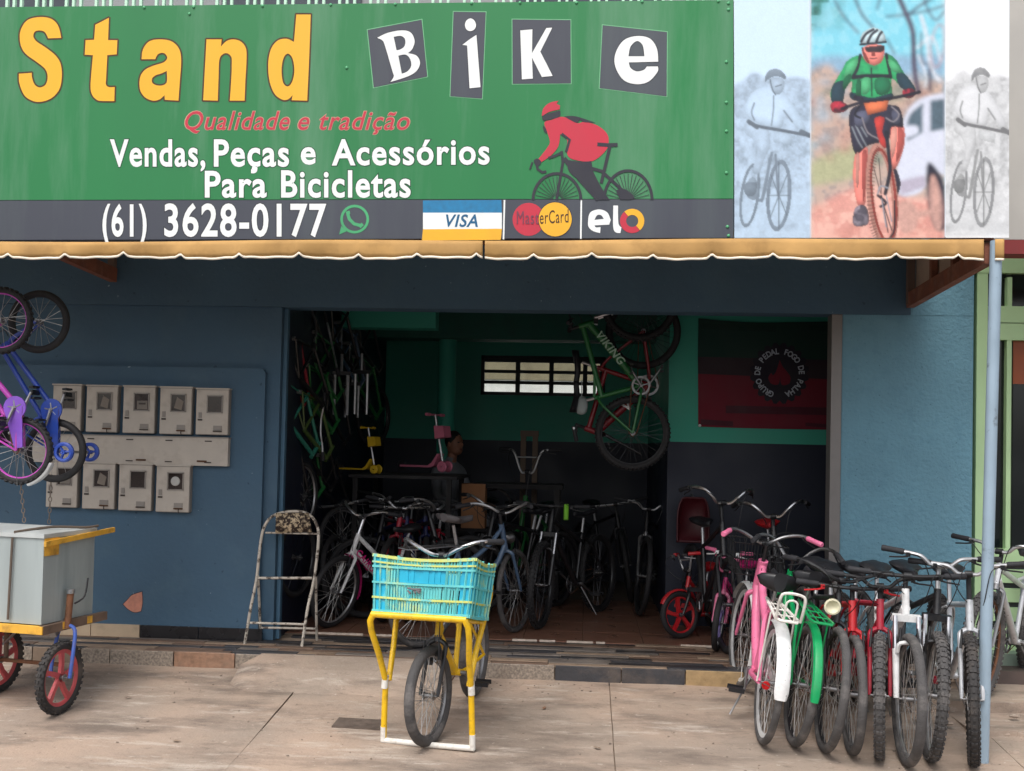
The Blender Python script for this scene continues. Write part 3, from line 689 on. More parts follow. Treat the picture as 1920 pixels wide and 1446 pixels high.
for ch, (sq, ls) in BK.items():
    t_ = Flat(L(2), z2).poly(sq).build('letter_tile', P_GREY, sg)
    Flat(L(1), z2).poly(sq, grow=1.3).build('tile_edge', P_LINE, t_)
    f2 = Flat(L(4), z2); f3 = Flat(L(3), z2)
    for o, h in ls: f2.poly(o, h); f3.poly(o, h, grow=1.2)
    f2.build('letter', P_WHT, t_); f3.build('letter_outline', P_BLK, t_)
def words(lst, m, off, m2=None, grow=.02, name='lettering', k=2, shear=0):
    for (tx, a, b, yt, yb, sl) in lst:
        o = text_fit(Flat(L(k)), tx, a, b, yt, yb, off, shear, sl).build(name, m, sg)
        if m2: text_fit(Flat(L(k - 1)), tx, a - 1.6, b + 1.6, yt, yb, off + grow, shear, sl).build('letter_outline', m2, o)
words([('Qualidade', 347, 543, 209, 243, 0), ('e', 559, 580, 209, 243, 0), ('tradição', 600, 768, 209, 243, 0)], P_RED, .004, P_PALE, .022, shear=.3)
words([('Vendas,', 206, 385, 263, 311, 0), ('Peças', 401, 542, 263, 311, 0), ('e', 564, 592, 263, 307, 0), ('Acessórios', 622, 918, 263, 309, -2), ('Para', 384, 500, 322, 369, 0), ('Bicicletas', 527, 770, 321, 369, 0)], P_WHT, .024, P_DKG, .024)
words([('(61)', 192, 275, 385, 442, 0), ('3628-0177', 308, 612, 384, 442, 0)], P_WHT, .022, P_BLK, .02)
# chat icon
Flat(L(2)).ell((665, 411), 27, 27, .82).build('icon_ring', P_WAG, sg)
Flat(L(2)).poly([(636, 440, 1), (640, 424, 1), (650, 434, 1)]).build('icon_tail', P_WAG, sg)
Flat(L(2)).line([(652, 401), (655, 411), (664, 420), (676, 423)], 6).line([(649, 400), (656, 398)], 6).line([(674, 426), (680, 420)], 6).build('icon_handset', P_WAG, sg)
# payment cards
cdp = Flat(L(1)).poly([(793, 376, 1), (940, 375, 1), (941, 399, 1), (793, 399, 1)]).build('card_stripe', P_BLUE, sg)
Flat(L(1)).poly([(793, 399, 1), (941, 399, 1), (941, 429, 1), (793, 430, 1)]).build('card_stripe', P_WHT, sg)
Flat(L(1)).poly([(793, 430, 1), (941, 429, 1), (939, 450, 1), (791, 451, 1)]).build('card_stripe', P_AMB, sg)
text_fit(Flat(L(2)), 'VISA', 836, 896, 403, 425, .02, .25).build('lettering', mat('sign_deep_blue', S(20, 90, 130), .5), sg)
Flat(L(1)).line([(946, 375), (944, 449)], 3).build('divider', P_WHT, sg); Flat(L(1)).line([(1090, 374), (1089, 448)], 3).build('divider', P_WHT, sg)
Flat(L(1)).ell((991, 411.5), 30, 31).build('red_disc', P_RED, sg); Flat(L(2)).ell((1041, 411.5), 32, 33.5).build('disc_outline', P_BLK, sg); Flat(L(3)).ell((1041, 411.5), 31, 32).build('amber_disc', P_AMB, sg)
text_fit(Flat(L(5)), 'Mast', 969, 1010, 396, 420, 0).build('lettering', mat('dull_maroon', S(120, 60, 80), .6), sg)
text_fit(Flat(L(4)), 'erCard', 1012, 1066, 396, 420, .004, 0, -3).build('lettering', P_BRN, sg)
Flat(L(2), z2).poly([(1190, 1100), (1200, 1050), (1245, 1033), (1285, 1048), (1302, 1085, 1), (1295, 1108, 1), (1222, 1112, 1), (1230, 1122), (1252, 1120, 1), (1250, 1150, 1), (1215, 1140), (1195, 1122)], [[(1222, 1085, 1), (1235, 1062), (1255, 1062), (1268, 1080, 1)]]).build('logo_letter', P_WHT, sg)
Flat(L(2), z2).poly([(1315, 1014, 1), (1338, 1014, 1), (1340, 1100), (1355, 1122, 1), (1350, 1150, 1), (1325, 1145), (1314, 1115)]).build('logo_letter', P_WHT, sg)
def ringseg(c, r0, r1, a0, a1, cv=None, n=14):
    o = [(c[0] + r1 * math.cos(R_(lerp(a0, a1, i / n))), c[1] + r1 * math.sin(R_(lerp(a0, a1, i / n))), 1) for i in range(n + 1)]
    return o + [(c[0] + r0 * math.cos(R_(lerp(a1, a0, i / n))), c[1] + r0 * math.sin(R_(lerp(a1, a0, i / n))), 1) for i in range(n + 1)]
Flat(L(2), z2).poly(ringseg((1408, 1090), 30, 60, -130, 50)).build('logo_ring', P_AMB, sg); Flat(L(2), z2).poly(ringseg((1408, 1090), 30, 60, 52, 228)).build('logo_ring', P_RED, sg)
# painted racing cyclist
f = Flat(L(3), z2)
f.poly([(962, 570), (970, 535), (1000, 508), (1045, 497, 1), (1036, 512), (1052, 520, 1), (1050, 540, 1), (1000, 552), (968, 570)])
f.poly([(975, 605), (1010, 592), (1060, 576), (1112, 592), (1140, 608), (1172, 602), (1232, 617), (1278, 652), (1292, 690), (1280, 740), (1212, 795), (1130, 790), (1092, 770), (1084, 730), (1087, 690), (1053, 660, 1), (1044, 720), (1010, 765), (960, 800, 1), (945, 785, 1), (988, 730), (1002, 700), (990, 655)])
f.build('painted_rider', P_RED, sg)
Flat(L(4), z2).poly([(966, 572), (1000, 558), (1053, 545, 1), (1050, 575), (1010, 588), (972, 595)]).build('painted_head', P_BLK, sg)
Flat(L(4), z2).poly([(1072, 574, 1), (1130, 574), (1228, 606, 1), (1172, 603), (1150, 592), (1132, 606)]).build('painted_collar', P_BLK, sg)
Flat(L(4), z2).poly([(922, 795), (940, 782), (960, 800), (940, 822)]).build('painted_hand', P_BLK, sg)
Flat(L(5), z2).poly([(1085, 788, 1), (1150, 797), (1207, 795, 1), (1218, 850), (1260, 930), (1297, 986, 1), (1240, 986, 1), (1180, 915), (1100, 850)]).build('painted_leg', P_BLK, sg)
Flat(L(5), z2).poly([(1330, 940), (1376, 935), (1418, 972), (1400, 985, 1), (1350, 985, 1)]).build('painted_shoe', P_BLK, sg)
Flat(L(4), z2).poly([(968, 618), (985, 640), (986, 660), (972, 645)]).build('painted_strap', P_BLK, sg)
f = Flat(L(4) - .0002, z2)
for c, rx_, ry_ in (((1037, 986), 118, 130), ((1388, 986), 118, 144)):
    pts = [(c[0] + rx_ * math.cos(a), c[1] - ry_ * math.sin(a)) for a in [math.pi * i / 20 for i in range(21)]]
    f.line([(p[0], p[1]) for p in pts], 5.5)
    for i in range(1, 16):
        a = math.pi * i / 16; f.line([(c[0] + 22 * math.cos(a), c[1] - 22 * math.sin(a)), (c[0] + rx_ * .9 * math.cos(a), c[1] - ry_ * .9 * math.sin(a))], 1.1)
f.line([(1060, 745), (1066, 800), (1035, 985)], 5).line([(1072, 780), (1150, 885), (1240, 985)], 8).line([(1085, 795), (1275, 850)], 6).line([(1298, 722), (1255, 905)], 6).line([(1236, 712), (1290, 716), (1336, 714)], 7).line([(1272, 858), (1388, 965)], 6)
f.line([(995, 780), (1030, 768), (1062, 752)], 5).line([(935, 800), (942, 835), (965, 850), (984, 846)], 5).line([(916, 800), (903, 836)], 3).line([(1060, 660), (1100, 690), (1082, 750)], 5)
f.build('painted_racing_bicycle', P_BLK, sg)

# ---------------------------------------------------------------- printed photo board on the right of the sign
pbd = thing('photo_board', 'printed board with photographs of mountain bike riders at the end of the sign', 'sign')
z3 = lambda x, y: (1340 + x / 2.8914, y / 2.8914)
plate('board', [(1376, -14), (1893, -14), (1891, 443), (1378, 447)], SY - .002, .05, mat('board_white', S(225, 232, 242), .4), pbd)
# the three photographs are printed: colours are worked out on a fine grid of the board and stored on its vertices
GX0, GX1, GY_0, GY_1, GS = 1377.0, 1892.0, -13.0, 446.0, 1.45
gnx, gny = int((GX1 - GX0) / GS), int((GY_1 - GY_0) / GS)
gxx, gyy = np.meshgrid(np.linspace(GX0, GX1, gnx), np.linspace(GY_0, GY_1, gny))
IMG = np.ones((gny, gnx, 3)) * .8
nrs = np.random.RandomState(5)
def blur(a, r):
    for _ in range(2):
        for axx in (0, 1):
            pad = [(0, 0)] * a.ndim; pad[axx] = (r + 1, r); c = np.cumsum(np.pad(a, pad, mode='edge'), axis=axx)
            n = a.shape[axx]; a = (np.take(c, range(2 * r + 1, 2 * r + 1 + n), axx) - np.take(c, range(0, n), axx)) / (2 * r + 1)
    return a
def vnoise(cell):
    h, w_ = int(gny / cell) + 3, int(gnx / cell) + 3; g = nrs.rand(h, w_); yy = np.arange(gny) / cell; xx = np.arange(gnx) / cell
    y0 = yy.astype(int); x0 = xx.astype(int); fy = (yy - y0)[:, None]; fx = (xx - x0)[None]; fy = fy * fy * (3 - 2 * fy); fx = fx * fx * (3 - 2 * fx)
    return (g[y0][:, x0] * (1 - fx) + g[y0][:, x0 + 1] * fx) * (1 - fy) + (g[y0 + 1][:, x0] * (1 - fx) + g[y0 + 1][:, x0 + 1] * fx) * fy
NZ = [vnoise(c) for c in (2.2, 5, 12, 30)]
def prn(name, c, var=.12, scale=9, dirt=None, damt=.4, dscale=5): return dict(c=np.array(c[:3]), var=var, dirt=np.array(dirt[:3]) if dirt else None, damt=damt)
def inside(P):
    P = [(float(p[0]), float(p[1])) for p in P]; xs = [p[0] for p in P]; ys = [p[1] for p in P]
    c0, c1 = max(0, int((min(xs) - GX0) / GS) - 1), min(gnx, int((max(xs) - GX0) / GS) + 3); r0, r1 = max(0, int((min(ys) - GY_0) / GS) - 1), min(gny, int((max(ys) - GY_0) / GS) + 3)
    m = np.zeros((gny, gnx))
    if c1 <= c0 or r1 <= r0: return m
    X = gxx[r0:r1, c0:c1]; Yy = gyy[r0:r1, c0:c1]; ins = np.zeros(X.shape, bool)
    for k in range(len(P)):
        (xa, ya), (xb, yb) = P[k], P[k - 1]
        if ya == yb: continue
        ins ^= ((ya > Yy) != (yb > Yy)) & (X < (xb - xa) * (Yy - ya) / (yb - ya) + xa)
    m[r0:r1, c0:c1] = ins; return m
class Pic:
    def __init__(s, cv, x0, x1): s.cv = cv; s.bl = 1; s.win = ((gxx >= x0) & (gxx <= x1)).astype(float); s.shade = .0
    def paint(s, d, m):
        global IMG
        raw = m; m = (blur(m, s.bl) if s.bl > 1 else (m * .6 + blur(m, 1) * .4)) * s.win
        n = (NZ[0] * .25 + NZ[1] * .3 + NZ[2] * .3 + NZ[3] * .15 - .5) * 2
        col_ = d['c'][None, None] * (1 + d['var'] * 1.6 * n)[..., None]
        if d['dirt'] is not None:
            t = np.clip((NZ[1] * .4 + NZ[2] * .6 - .42) * 5, 0, 1)[..., None] * d['damt']; col_ = col_ * (1 - t) + d['dirt'] * t
        if s.shade:
            b = blur(raw, 5); gy, gx = np.gradient(b); sh = 1 + s.shade * ((b - .75) * 1.1 + (gy * 3.0 + gx * 1.6)); col_ = col_ * np.clip(sh, .4, 1.5)[..., None]
        IMG = IMG * (1 - m[..., None]) + col_ * m[..., None]
    def p(s, d, *polys):
        m = np.zeros((gny, gnx))
        for q in polys: m = np.maximum(m, inside([s.cv(p.x, p.y) for p in spl(q, 5)]))
        s.paint(d, m)
    def l(s, d, *lines):
        m = np.zeros((gny, gnx))
        for w_, pts in lines:
            P = [s.cv(*p) for p in smooth2(pts)]
            for (xa, ya), (xb, yb) in zip(P, P[1:]):
                dx, dy = xb - xa, yb - ya; L2 = dx * dx + dy * dy + 1e-9; t = np.clip(((gxx - xa) * dx + (gyy - ya) * dy) / L2, 0, 1)
                dd = np.hypot(gxx - xa - t * dx, gyy - ya - t * dy); m = np.maximum(m, np.clip((w_ / 2 + .7 - dd) / 1.2, 0, 1))
        s.paint(d, m)
def smooth2(pts): return [(p.x, p.y) for p in smooth_path([(a, b, 0) for a, b in pts], 3)]
def ring2(pic, d, c, rx_, ry_, wd, rot=0):
    n = 40; ca, sa = math.cos(R_(rot)), math.sin(R_(rot))
    def el(a, b): return [pic.cv(c[0] + a * math.cos(t) * ca - b * math.sin(t) * sa, c[1] + a * math.cos(t) * sa + b * math.sin(t) * ca) for t in [2 * math.pi * i / n for i in range(n)]]
    pic.paint(d, np.clip(inside(el(rx_, ry_)) - inside(el(rx_ - wd, ry_ - wd * 1.3)), 0, 1))
def blot(pic, ds, box, n, seed, sz, asp=.6):
    q = random.Random(seed)
    for d in ds:
        m = np.zeros((gny, gnx))
        for i in range(n // len(ds)):
            rx_ = q.uniform(*sz); ry_ = rx_ * q.uniform(asp * .6, asp * 1.4); x = q.uniform(box[0], box[2]); y = q.uniform(box[1], box[3]); X, Yy = pic.cv(x, y)
            m = np.maximum(m, np.clip(1.3 - ((gxx - X) / (rx_ / 2.9)) ** 2 - ((gyy - Yy) / (ry_ / 2.9)) ** 2 + (NZ[0] - .5) * 1.2, 0, .8))
        pic.paint(d, m)
def mono(cv, tint, nm, x0, x1):
    T = lambda v, **k: prn(nm + str(v), S(int(tint[0] * v), int(tint[1] * v), int(tint[2] * v)), **k)
    pc = Pic(cv, x0, x1); pc.bl = 2
    pc.p(T(255, var=.02), [(102, -30, 1), (519, -30, 1), (519, 1292, 1), (106, 1296, 1)])
    pc.p(T(212, var=.25, scale=14, dirt=S(*[int(c * 235) for c in tint]), dscale=8), [(102, 455, 1), (150, 440), (190, 405), (240, 400), (280, 430), (380, 425), (440, 418), (519, 440, 1), (519, 1292, 1), (106, 1296, 1)])
    pc.p(T(232, var=.12, scale=10, dirt=S(*[int(c * 195) for c in tint]), dscale=10), [(104, 1060, 1), (250, 1020), (519, 1040, 1), (519, 1292, 1), (106, 1296, 1)])
    blot(pc, [T(185, var=.2), T(236, var=.2), T(204, var=.2)], (106, 450, 515, 1270), 150, 5 if nm[0] == 'b' else 9, (6, 26))
    pc.bl = 1; pc.shade = .5
    ring2(pc, T(165), (190, 1060), 52, 175, 15, 8)
    pc.p(T(176), [(165, 1010), (205, 960), (235, 1000), (225, 1080), (180, 1070)])
    pc.l(T(172), (5, [(200, 1050), (260, 1080), (300, 860)]), (5, [(255, 1090), (310, 830)]), (4, [(330, 840), (345, 1060)]))
    ring2(pc, T(168), (348, 1060), 68, 195, 20, 4)
    pc.l(T(150), (2, [(348, 880), (348, 1240)]), (1.5, [(290, 1060), (405, 1060)]), (1.5, [(305, 950), (392, 1170)]), (1.5, [(392, 950), (305, 1170)]))
    pc.p(T(214), [(180, 640), (165, 720), (210, 760), (230, 830), (205, 930), (240, 940), (275, 850), (300, 790), (290, 700), (240, 650)])
    pc.p(T(228, var=.06), [(205, 500), (270, 470), (340, 480), (390, 520), (440, 590), (490, 690), (470, 715), (400, 640), (375, 600), (365, 690), (300, 690), (215, 660), (165, 610), (175, 550)])
    pc.l(T(190), (2.5, [(320, 520), (318, 600), (308, 680)]), (3, [(215, 560), (200, 610), (215, 650)]), (3, [(375, 600), (420, 660)]))
    pc.p(T(150), [(160, 1000), (225, 990), (222, 1050), (190, 1065), (165, 1050)])
    pc.l(T(135), (6, [(190, 670), (260, 690), (350, 705), (510, 735)]), (9, [(470, 715), (512, 735)]), (8, [(185, 660), (230, 690)]))
    pc.p(T(222), [(318, 715, 1), (425, 735, 1), (415, 790, 1), (318, 770, 1)])
    pc.p(T(205), [(298, 430), (330, 420), (372, 430), (375, 480), (350, 512), (318, 505), (302, 470)])
    pc.p(T(165), [(272, 450, 1), (275, 410), (305, 378), (350, 378), (385, 410), (383, 432, 1), (340, 415), (300, 425)])
    pc.l(T(150), (2, [(300, 430), (312, 480), (330, 515)]), (2, [(330, 470), (362, 460)]))
mono(z3, (.82, .91, 1.0), 'blue_tint_', 1370, 1519.5)
mono(lambda x, y: z3((x - 102) * .86 + 1247, (y - 0) * .985 - 2), (.95, .955, .965), 'grey_tint_', 1771.3, 1900)
pc = Pic(z3, 1519.5, 1771.3); pc.bl = 4
pc.p(prn('photo_sky', S(132, 212, 232), .03, 3, S(170, 226, 240), .4, 2), [(519, -30, 1), (1247, -30, 1), (1247, 1290, 1), (519, 1292, 1)])
pc.p(prn('photo_hills', S(142, 178, 205), .12, 6), [(519, 320, 1), (640, 300), (760, 310), (900, 290), (1050, 300), (1247, 290, 1), (1247, 700, 1), (519, 700, 1)])
pc.p(prn('photo_scrub', S(176, 158, 152), .14, 9, S(205, 176, 160), .7, 4), [(519, 380, 1), (620, 350), (700, 420), (900, 400), (1100, 430), (1247, 420, 1), (1247, 1290, 1), (519, 1292, 1)])
pc.p(prn('photo_verge', S(178, 178, 140), .12, 9), [(519, 880, 1), (650, 820), (760, 780), (800, 860), (760, 960), (519, 1010, 1)])
pc.p(prn('photo_dirt', S(226, 160, 148), .1, 8, S(240, 196, 180), .6, 4), [(519, 1150, 1), (600, 1090), (720, 1030), (850, 1000), (1000, 1060), (1247, 1080, 1), (1247, 1290, 1), (519, 1292, 1)])
pc.p(prn('photo_leaves', S(40, 120, 110), .4, 20, S(128, 212, 232), .7, 14), [(519, -30, 1), (640, -30, 1), (600, 40), (560, 100), (519, 180, 1)])
blot(pc, [prn('photo_bush', S(128, 140, 120), .2, 9), prn('photo_earth', S(196, 166, 146), .2, 9), prn('photo_haze', S(166, 182, 196), .15, 9), prn('photo_clay', S(186, 142, 128), .2, 9)], (522, 400, 1240, 860), 120, 3, (10, 46))
blot(pc, [prn('photo_dust', S(238, 186, 170), .1, 9), prn('photo_rut', S(206, 140, 126), .1, 9)], (522, 1110, 1240, 1285), 60, 4, (12, 50), .25)
blot(pc, [prn('photo_twig', S(58, 110, 104), .3, 20), prn('photo_twig2', S(90, 150, 140), .3, 20)], (522, 0, 700, 150), 60, 8, (5, 15))
pc.bl = 2
tr = prn('photo_trunk', S(78, 66, 88), .2, 12)
pc.l(tr, (9, [(990, -30), (1040, 80), (1075, 180), (1080, 330), (1090, 430), (1105, 500)]), (4, [(1040, 90), (1100, 40), (1180, -10)]), (3, [(650, 0), (700, 90), (780, 180)]), (4, [(760, -10), (800, 80), (860, 150)]), (3, [(930, 90), (1040, 80), (1150, 60), (1247, 30)]), (3, [(900, -20), (880, 50)]), (3, [(1130, -20), (1160, 60), (1200, 110), (1247, 60)]), (3, [(930, 210), (975, 290)]))
pc.bl = 2
cw_ = prn('photo_car_white', S(216, 220, 236), .05, 3); cg = prn('photo_car_glass', S(84, 104, 118), .15, 6); dk = prn('photo_dark', S(40, 38, 56), .25, 12)
pc.l(prn('photo_bike_white', S(222, 226, 234)), (6, [(1120, 90), (1150, 200), (1170, 360), (1220, 440)]), (4, [(1100, 260), (1180, 200), (1225, 330)]), (4, [(1105, 300), (1150, 420), (1140, 470)]))
ring2(pc, prn('photo_tyre_pink', S(190, 150, 160)), (1210, 250), 40, 122, 8, 6); pc.l(tr, (3, [(1120, 180), (1125, 330), (1170, 350)]), (5, [(1165, 370), (1168, 490)]))
pc.p(cw_, [(1010, 730), (1030, 640), (1070, 570), (1140, 525), (1247, 505, 1), (1247, 950, 1), (1160, 940), (1120, 1040), (1010, 1060), (985, 980)])
pc.p(prn('photo_car_shade', S(186, 178, 196), .08, 4), [(990, 985, 1), (1140, 950, 1), (1150, 1010, 1), (1010, 1060, 1)])
pc.p(cg, [(1040, 690, 1), (1060, 620), (1130, 560, 1), (1125, 720, 1), (1045, 765, 1)], [(1170, 545, 1), (1247, 535, 1), (1247, 700, 1), (1168, 715, 1)])
pc.p(cw_, [(1000, 690, 1), (1090, 680), (1105, 720), (1060, 745, 1), (1005, 740, 1)])
pc.p(dk, [(1150, 905), (1180, 890), (1230, 960), (1247, 1010, 1), (1247, 1250, 1), (1200, 1240), (1160, 1120)])
pc.p(prn('photo_wheel_dust', S(206, 160, 148), .15, 9), [(1172, 960), (1195, 960), (1225, 1060), (1232, 1200), (1215, 1255), (1180, 1200), (1165, 1060)], [(1000, 1100), (1060, 1090), (1100, 1150), (1090, 1240), (1020, 1265), (995, 1180)], [(1020, 1165, 1), (1180, 1130, 1), (1185, 1165, 1), (1025, 1200, 1)])
ring2(pc, prn('photo_wheel_rim', S(178, 140, 134)), (1200, 1105), 26, 120, 7, -4)
pc.bl = 1; pc.shade = 1.0
skin = prn('photo_skin', S(232, 132, 120), .1, 12); jersey = prn('photo_jersey', S(40, 158, 96), .12, 7, S(30, 96, 70), .5, 4)
pc.p(dk, [(960, 900), (985, 920), (1008, 990), (995, 1050), (975, 1055), (960, 990)])
pc.p(skin, [(950, 690), (1000, 670), (1030, 700), (1028, 790), (1000, 880), (970, 920), (945, 880), (955, 790)], [(770, 820), (828, 800), (832, 900), (822, 1000), (815, 1110), (775, 1110), (752, 990), (752, 900)])
pc.p(dk, [(735, 600), (850, 560), (960, 570), (1005, 590), (1022, 690), (960, 690), (940, 760), (830, 790), (770, 840), (740, 760)])
pc.l(prn('photo_stripe', S(170, 178, 190)), (3, [(745, 690), (775, 760), (800, 800)]), (3, [(765, 680), (800, 750), (822, 790)]), (3, [(790, 680), (825, 740)]))
pc.p(jersey, [(690, 380), (720, 330), (790, 300), (860, 350), (930, 295), (980, 320), (1030, 400), (1085, 480), (1065, 500), (1000, 460), (960, 430), (955, 530), (850, 550), (745, 530), (745, 440), (700, 500), (690, 560), (640, 555), (630, 490)])
pc.p(prn('photo_sleeve', S(34, 60, 74), .2, 9), [(630, 500), (650, 450), (700, 440), (705, 500), (690, 560), (640, 565)], [(985, 400), (1030, 400), (1090, 485), (1060, 505), (1000, 465)], [(740, 500), (850, 530), (958, 505), (955, 545), (850, 560), (745, 540)])
pc.l(dk, (6, [(790, 300), (770, 380), (745, 420)]), (6, [(930, 295), (945, 370), (955, 420)]), (8, [(750, 420), (850, 412), (950, 415)]), (2.5, [(850, 370), (852, 520)]))
jl = prn('photo_jersey_light', S(86, 190, 130), .1, 7); jd = prn('photo_jersey_dark', S(24, 112, 74), .1, 7); sh_ = prn('photo_skin_shade', S(196, 92, 84), .1, 12); sl_ = prn('photo_skin_light', S(246, 172, 156), .08, 12)
pc.p(jl, [(720, 350), (775, 318), (765, 370), (705, 430)], [(800, 430), (840, 425), (835, 500), (800, 505)], [(940, 320), (985, 345), (1010, 395), (960, 380)])
pc.p(jd, [(770, 440), (790, 430), (795, 510), (765, 520)], [(870, 430), (945, 430), (945, 500), (880, 510)], [(700, 430), (735, 400), (740, 430), (700, 490)])
pc.p(sh_, [(995, 690), (1026, 720), (1020, 800), (985, 880), (990, 780)], [(800, 830), (826, 830), (820, 1000), (808, 1100), (800, 1000)])
pc.p(sl_, [(960, 710), (985, 690), (985, 780), (965, 860), (955, 800)], [(765, 850), (785, 840), (780, 1000), (768, 1000)])
pc.p(prn('photo_shorts_light', S(86, 88, 110), .2, 9), [(760, 620), (830, 600), (835, 660), (770, 690)], [(960, 600), (995, 605), (1005, 660), (970, 670)])
gv = prn('photo_glove', S(190, 44, 66), .25, 14, S(40, 30, 44), .8, 12)
pc.p(gv, [(632, 560), (690, 550), (725, 580), (700, 608), (640, 608)], [(1020, 490), (1070, 480), (1092, 510), (1060, 535), (1025, 525)])
pc.l(dk, (6, [(690, 590), (780, 560), (860, 548), (1000, 525), (1110, 500)]), (5, [(760, 530), (790, 530)]), (4, [(790, 570), (760, 620), (790, 640)]), (9, [(765, 530), (795, 540), (800, 560)]))
pc.p(prn('photo_plate', S(214, 112, 72), .15, 10), [(808, 560, 1), (945, 545, 1), (930, 600, 1), (830, 625, 1)])
pc.l(prn('photo_cable', S(206, 196, 206)), (2.5, [(800, 640), (830, 720), (900, 760), (920, 800)]), (2.5, [(960, 580), (1000, 620), (970, 660), (930, 640)]))
pc.p(prn('photo_frame_red', S(206, 62, 56), .2, 12), [(870, 640), (920, 640), (910, 720), (940, 790), (905, 800), (875, 700)])
rt = prn('photo_tyre_red', S(200, 78, 66), .15, 14); 
ring2(pc, prn('photo_tyre_tan', S(196, 138, 124), .2, 20), (908, 1060), 84, 285, 34, -6); ring2(pc, rt, (916, 1060), 70, 262, 14, -6)
pc.l(dk, (7, [(930, 720), (945, 840), (950, 930), (925, 1050)]), (2, [(900, 1060), (960, 1250)]), (2, [(905, 1060), (940, 1260)]), (5, [(885, 1060), (930, 1100), (900, 1120)]), (3, [(975, 1090), (975, 1240), (950, 1290)]), (1.5, [(890, 860), (905, 1050)]), (1.5, [(860, 900), (900, 1050)]))
pc.l(cw_, (2, [(905, 1080), (930, 1230)]), (2, [(930, 1060), (960, 1200)]), (3, [(885, 1050), (900, 1010), (940, 1020)]))
pc.p(prn('photo_shoe', S(150, 140, 152), .3, 20, S(40, 36, 50), .8, 14), [(762, 1130), (800, 1110), (830, 1140), (832, 1215), (760, 1225), (750, 1180)])
pc.p(skin, [(800, 262), (850, 240), (915, 250), (918, 300), (900, 340), (860, 355), (822, 335), (803, 300)])
pc.p(prn('photo_helmet', S(186, 206, 212), .25, 16), [(788, 245, 1), (795, 190), (830, 160), (870, 152), (915, 175), (930, 228, 1), (860, 235)])
pc.l(dk, (5, [(795, 225), (820, 185), (860, 160)]), (5, [(830, 230), (850, 190), (880, 165)]), (5, [(875, 232), (890, 195), (905, 175)]), (4, [(790, 242), (860, 236), (928, 228)]), (2.5, [(800, 260), (815, 310), (835, 340)]), (2, [(842, 316), (860, 318), (878, 315)]))
pc.p(prn('photo_shades', S(62, 48, 56), .2, 9), [(815, 255, 1), (920, 245, 1), (915, 278), (870, 285), (825, 282)])

pc.p(prn('photo_skin_shade', S(196, 92, 84)), [(805, 290), (820, 292), (838, 338), (825, 332)], [(852, 285), (868, 285), (872, 305), (850, 305)])
pc.l(prn('photo_tread', S(150, 96, 86)), *[(1.5, [(908 + 44 * math.cos(a), 1060 + 262 * math.sin(a)), (908 + 82 * math.cos(a), 1060 + 280 * math.sin(a))]) for a in [R_(100 + i * 4.6) for i in range(34)]])
IMG = np.clip(IMG * (1 + (nrs.rand(gny, gnx, 1) - .5) * .06), .004, .93)
PRM = bpy.data.materials.new('printed_photo'); PRM.use_nodes = True; n_ = PRM.node_tree.nodes; at_ = n_.new('ShaderNodeVertexColor'); at_.layer_name = 'print'
PRM.node_tree.links.new(at_.outputs['Color'], n_['Principled BSDF'].inputs['Base Color']); n_['Principled BSDF'].inputs['Roughness'].default_value = .4
def photo(x0, x1):
    c0, c1 = int(round((x0 - GX0) / GS)), int(round((x1 - GX0) / GS)); c0, c1 = max(0, c0), min(gnx - 1, c1); w_ = c1 - c0 + 1
    P0, PX, PYv = at(gxx[0, c0], gyy[0, 0], SY - .004), at(gxx[0, c1], gyy[0, 0], SY - .004), at(gxx[0, c0], gyy[-1, 0], SY - .004)
    vs = [tuple(at(gxx[r, c], gyy[r, c], SY - .004)) for r in range(gny) for c in range(c0, c1 + 1)]
    fs = [(r * w_ + c, r * w_ + w_ + c, r * w_ + w_ + c + 1, r * w_ + c + 1) for r in range(gny - 1) for c in range(w_ - 1)]
    me = bpy.data.meshes.new('photograph'); me.from_pydata(vs, [], fs); me.materials.append(PRM)
    ca = me.color_attributes.new('print', 'FLOAT_COLOR', 'POINT'); rgba = np.ones((gny, w_, 4)); rgba[..., :3] = IMG[:, c0:c1 + 1]; ca.data.foreach_set('color', rgba.astype(np.float32).ravel())
    return put('photograph', me, pbd)
photo(1377, 1519); photo(1520.5, 1770); photo(1771.5, 1892)
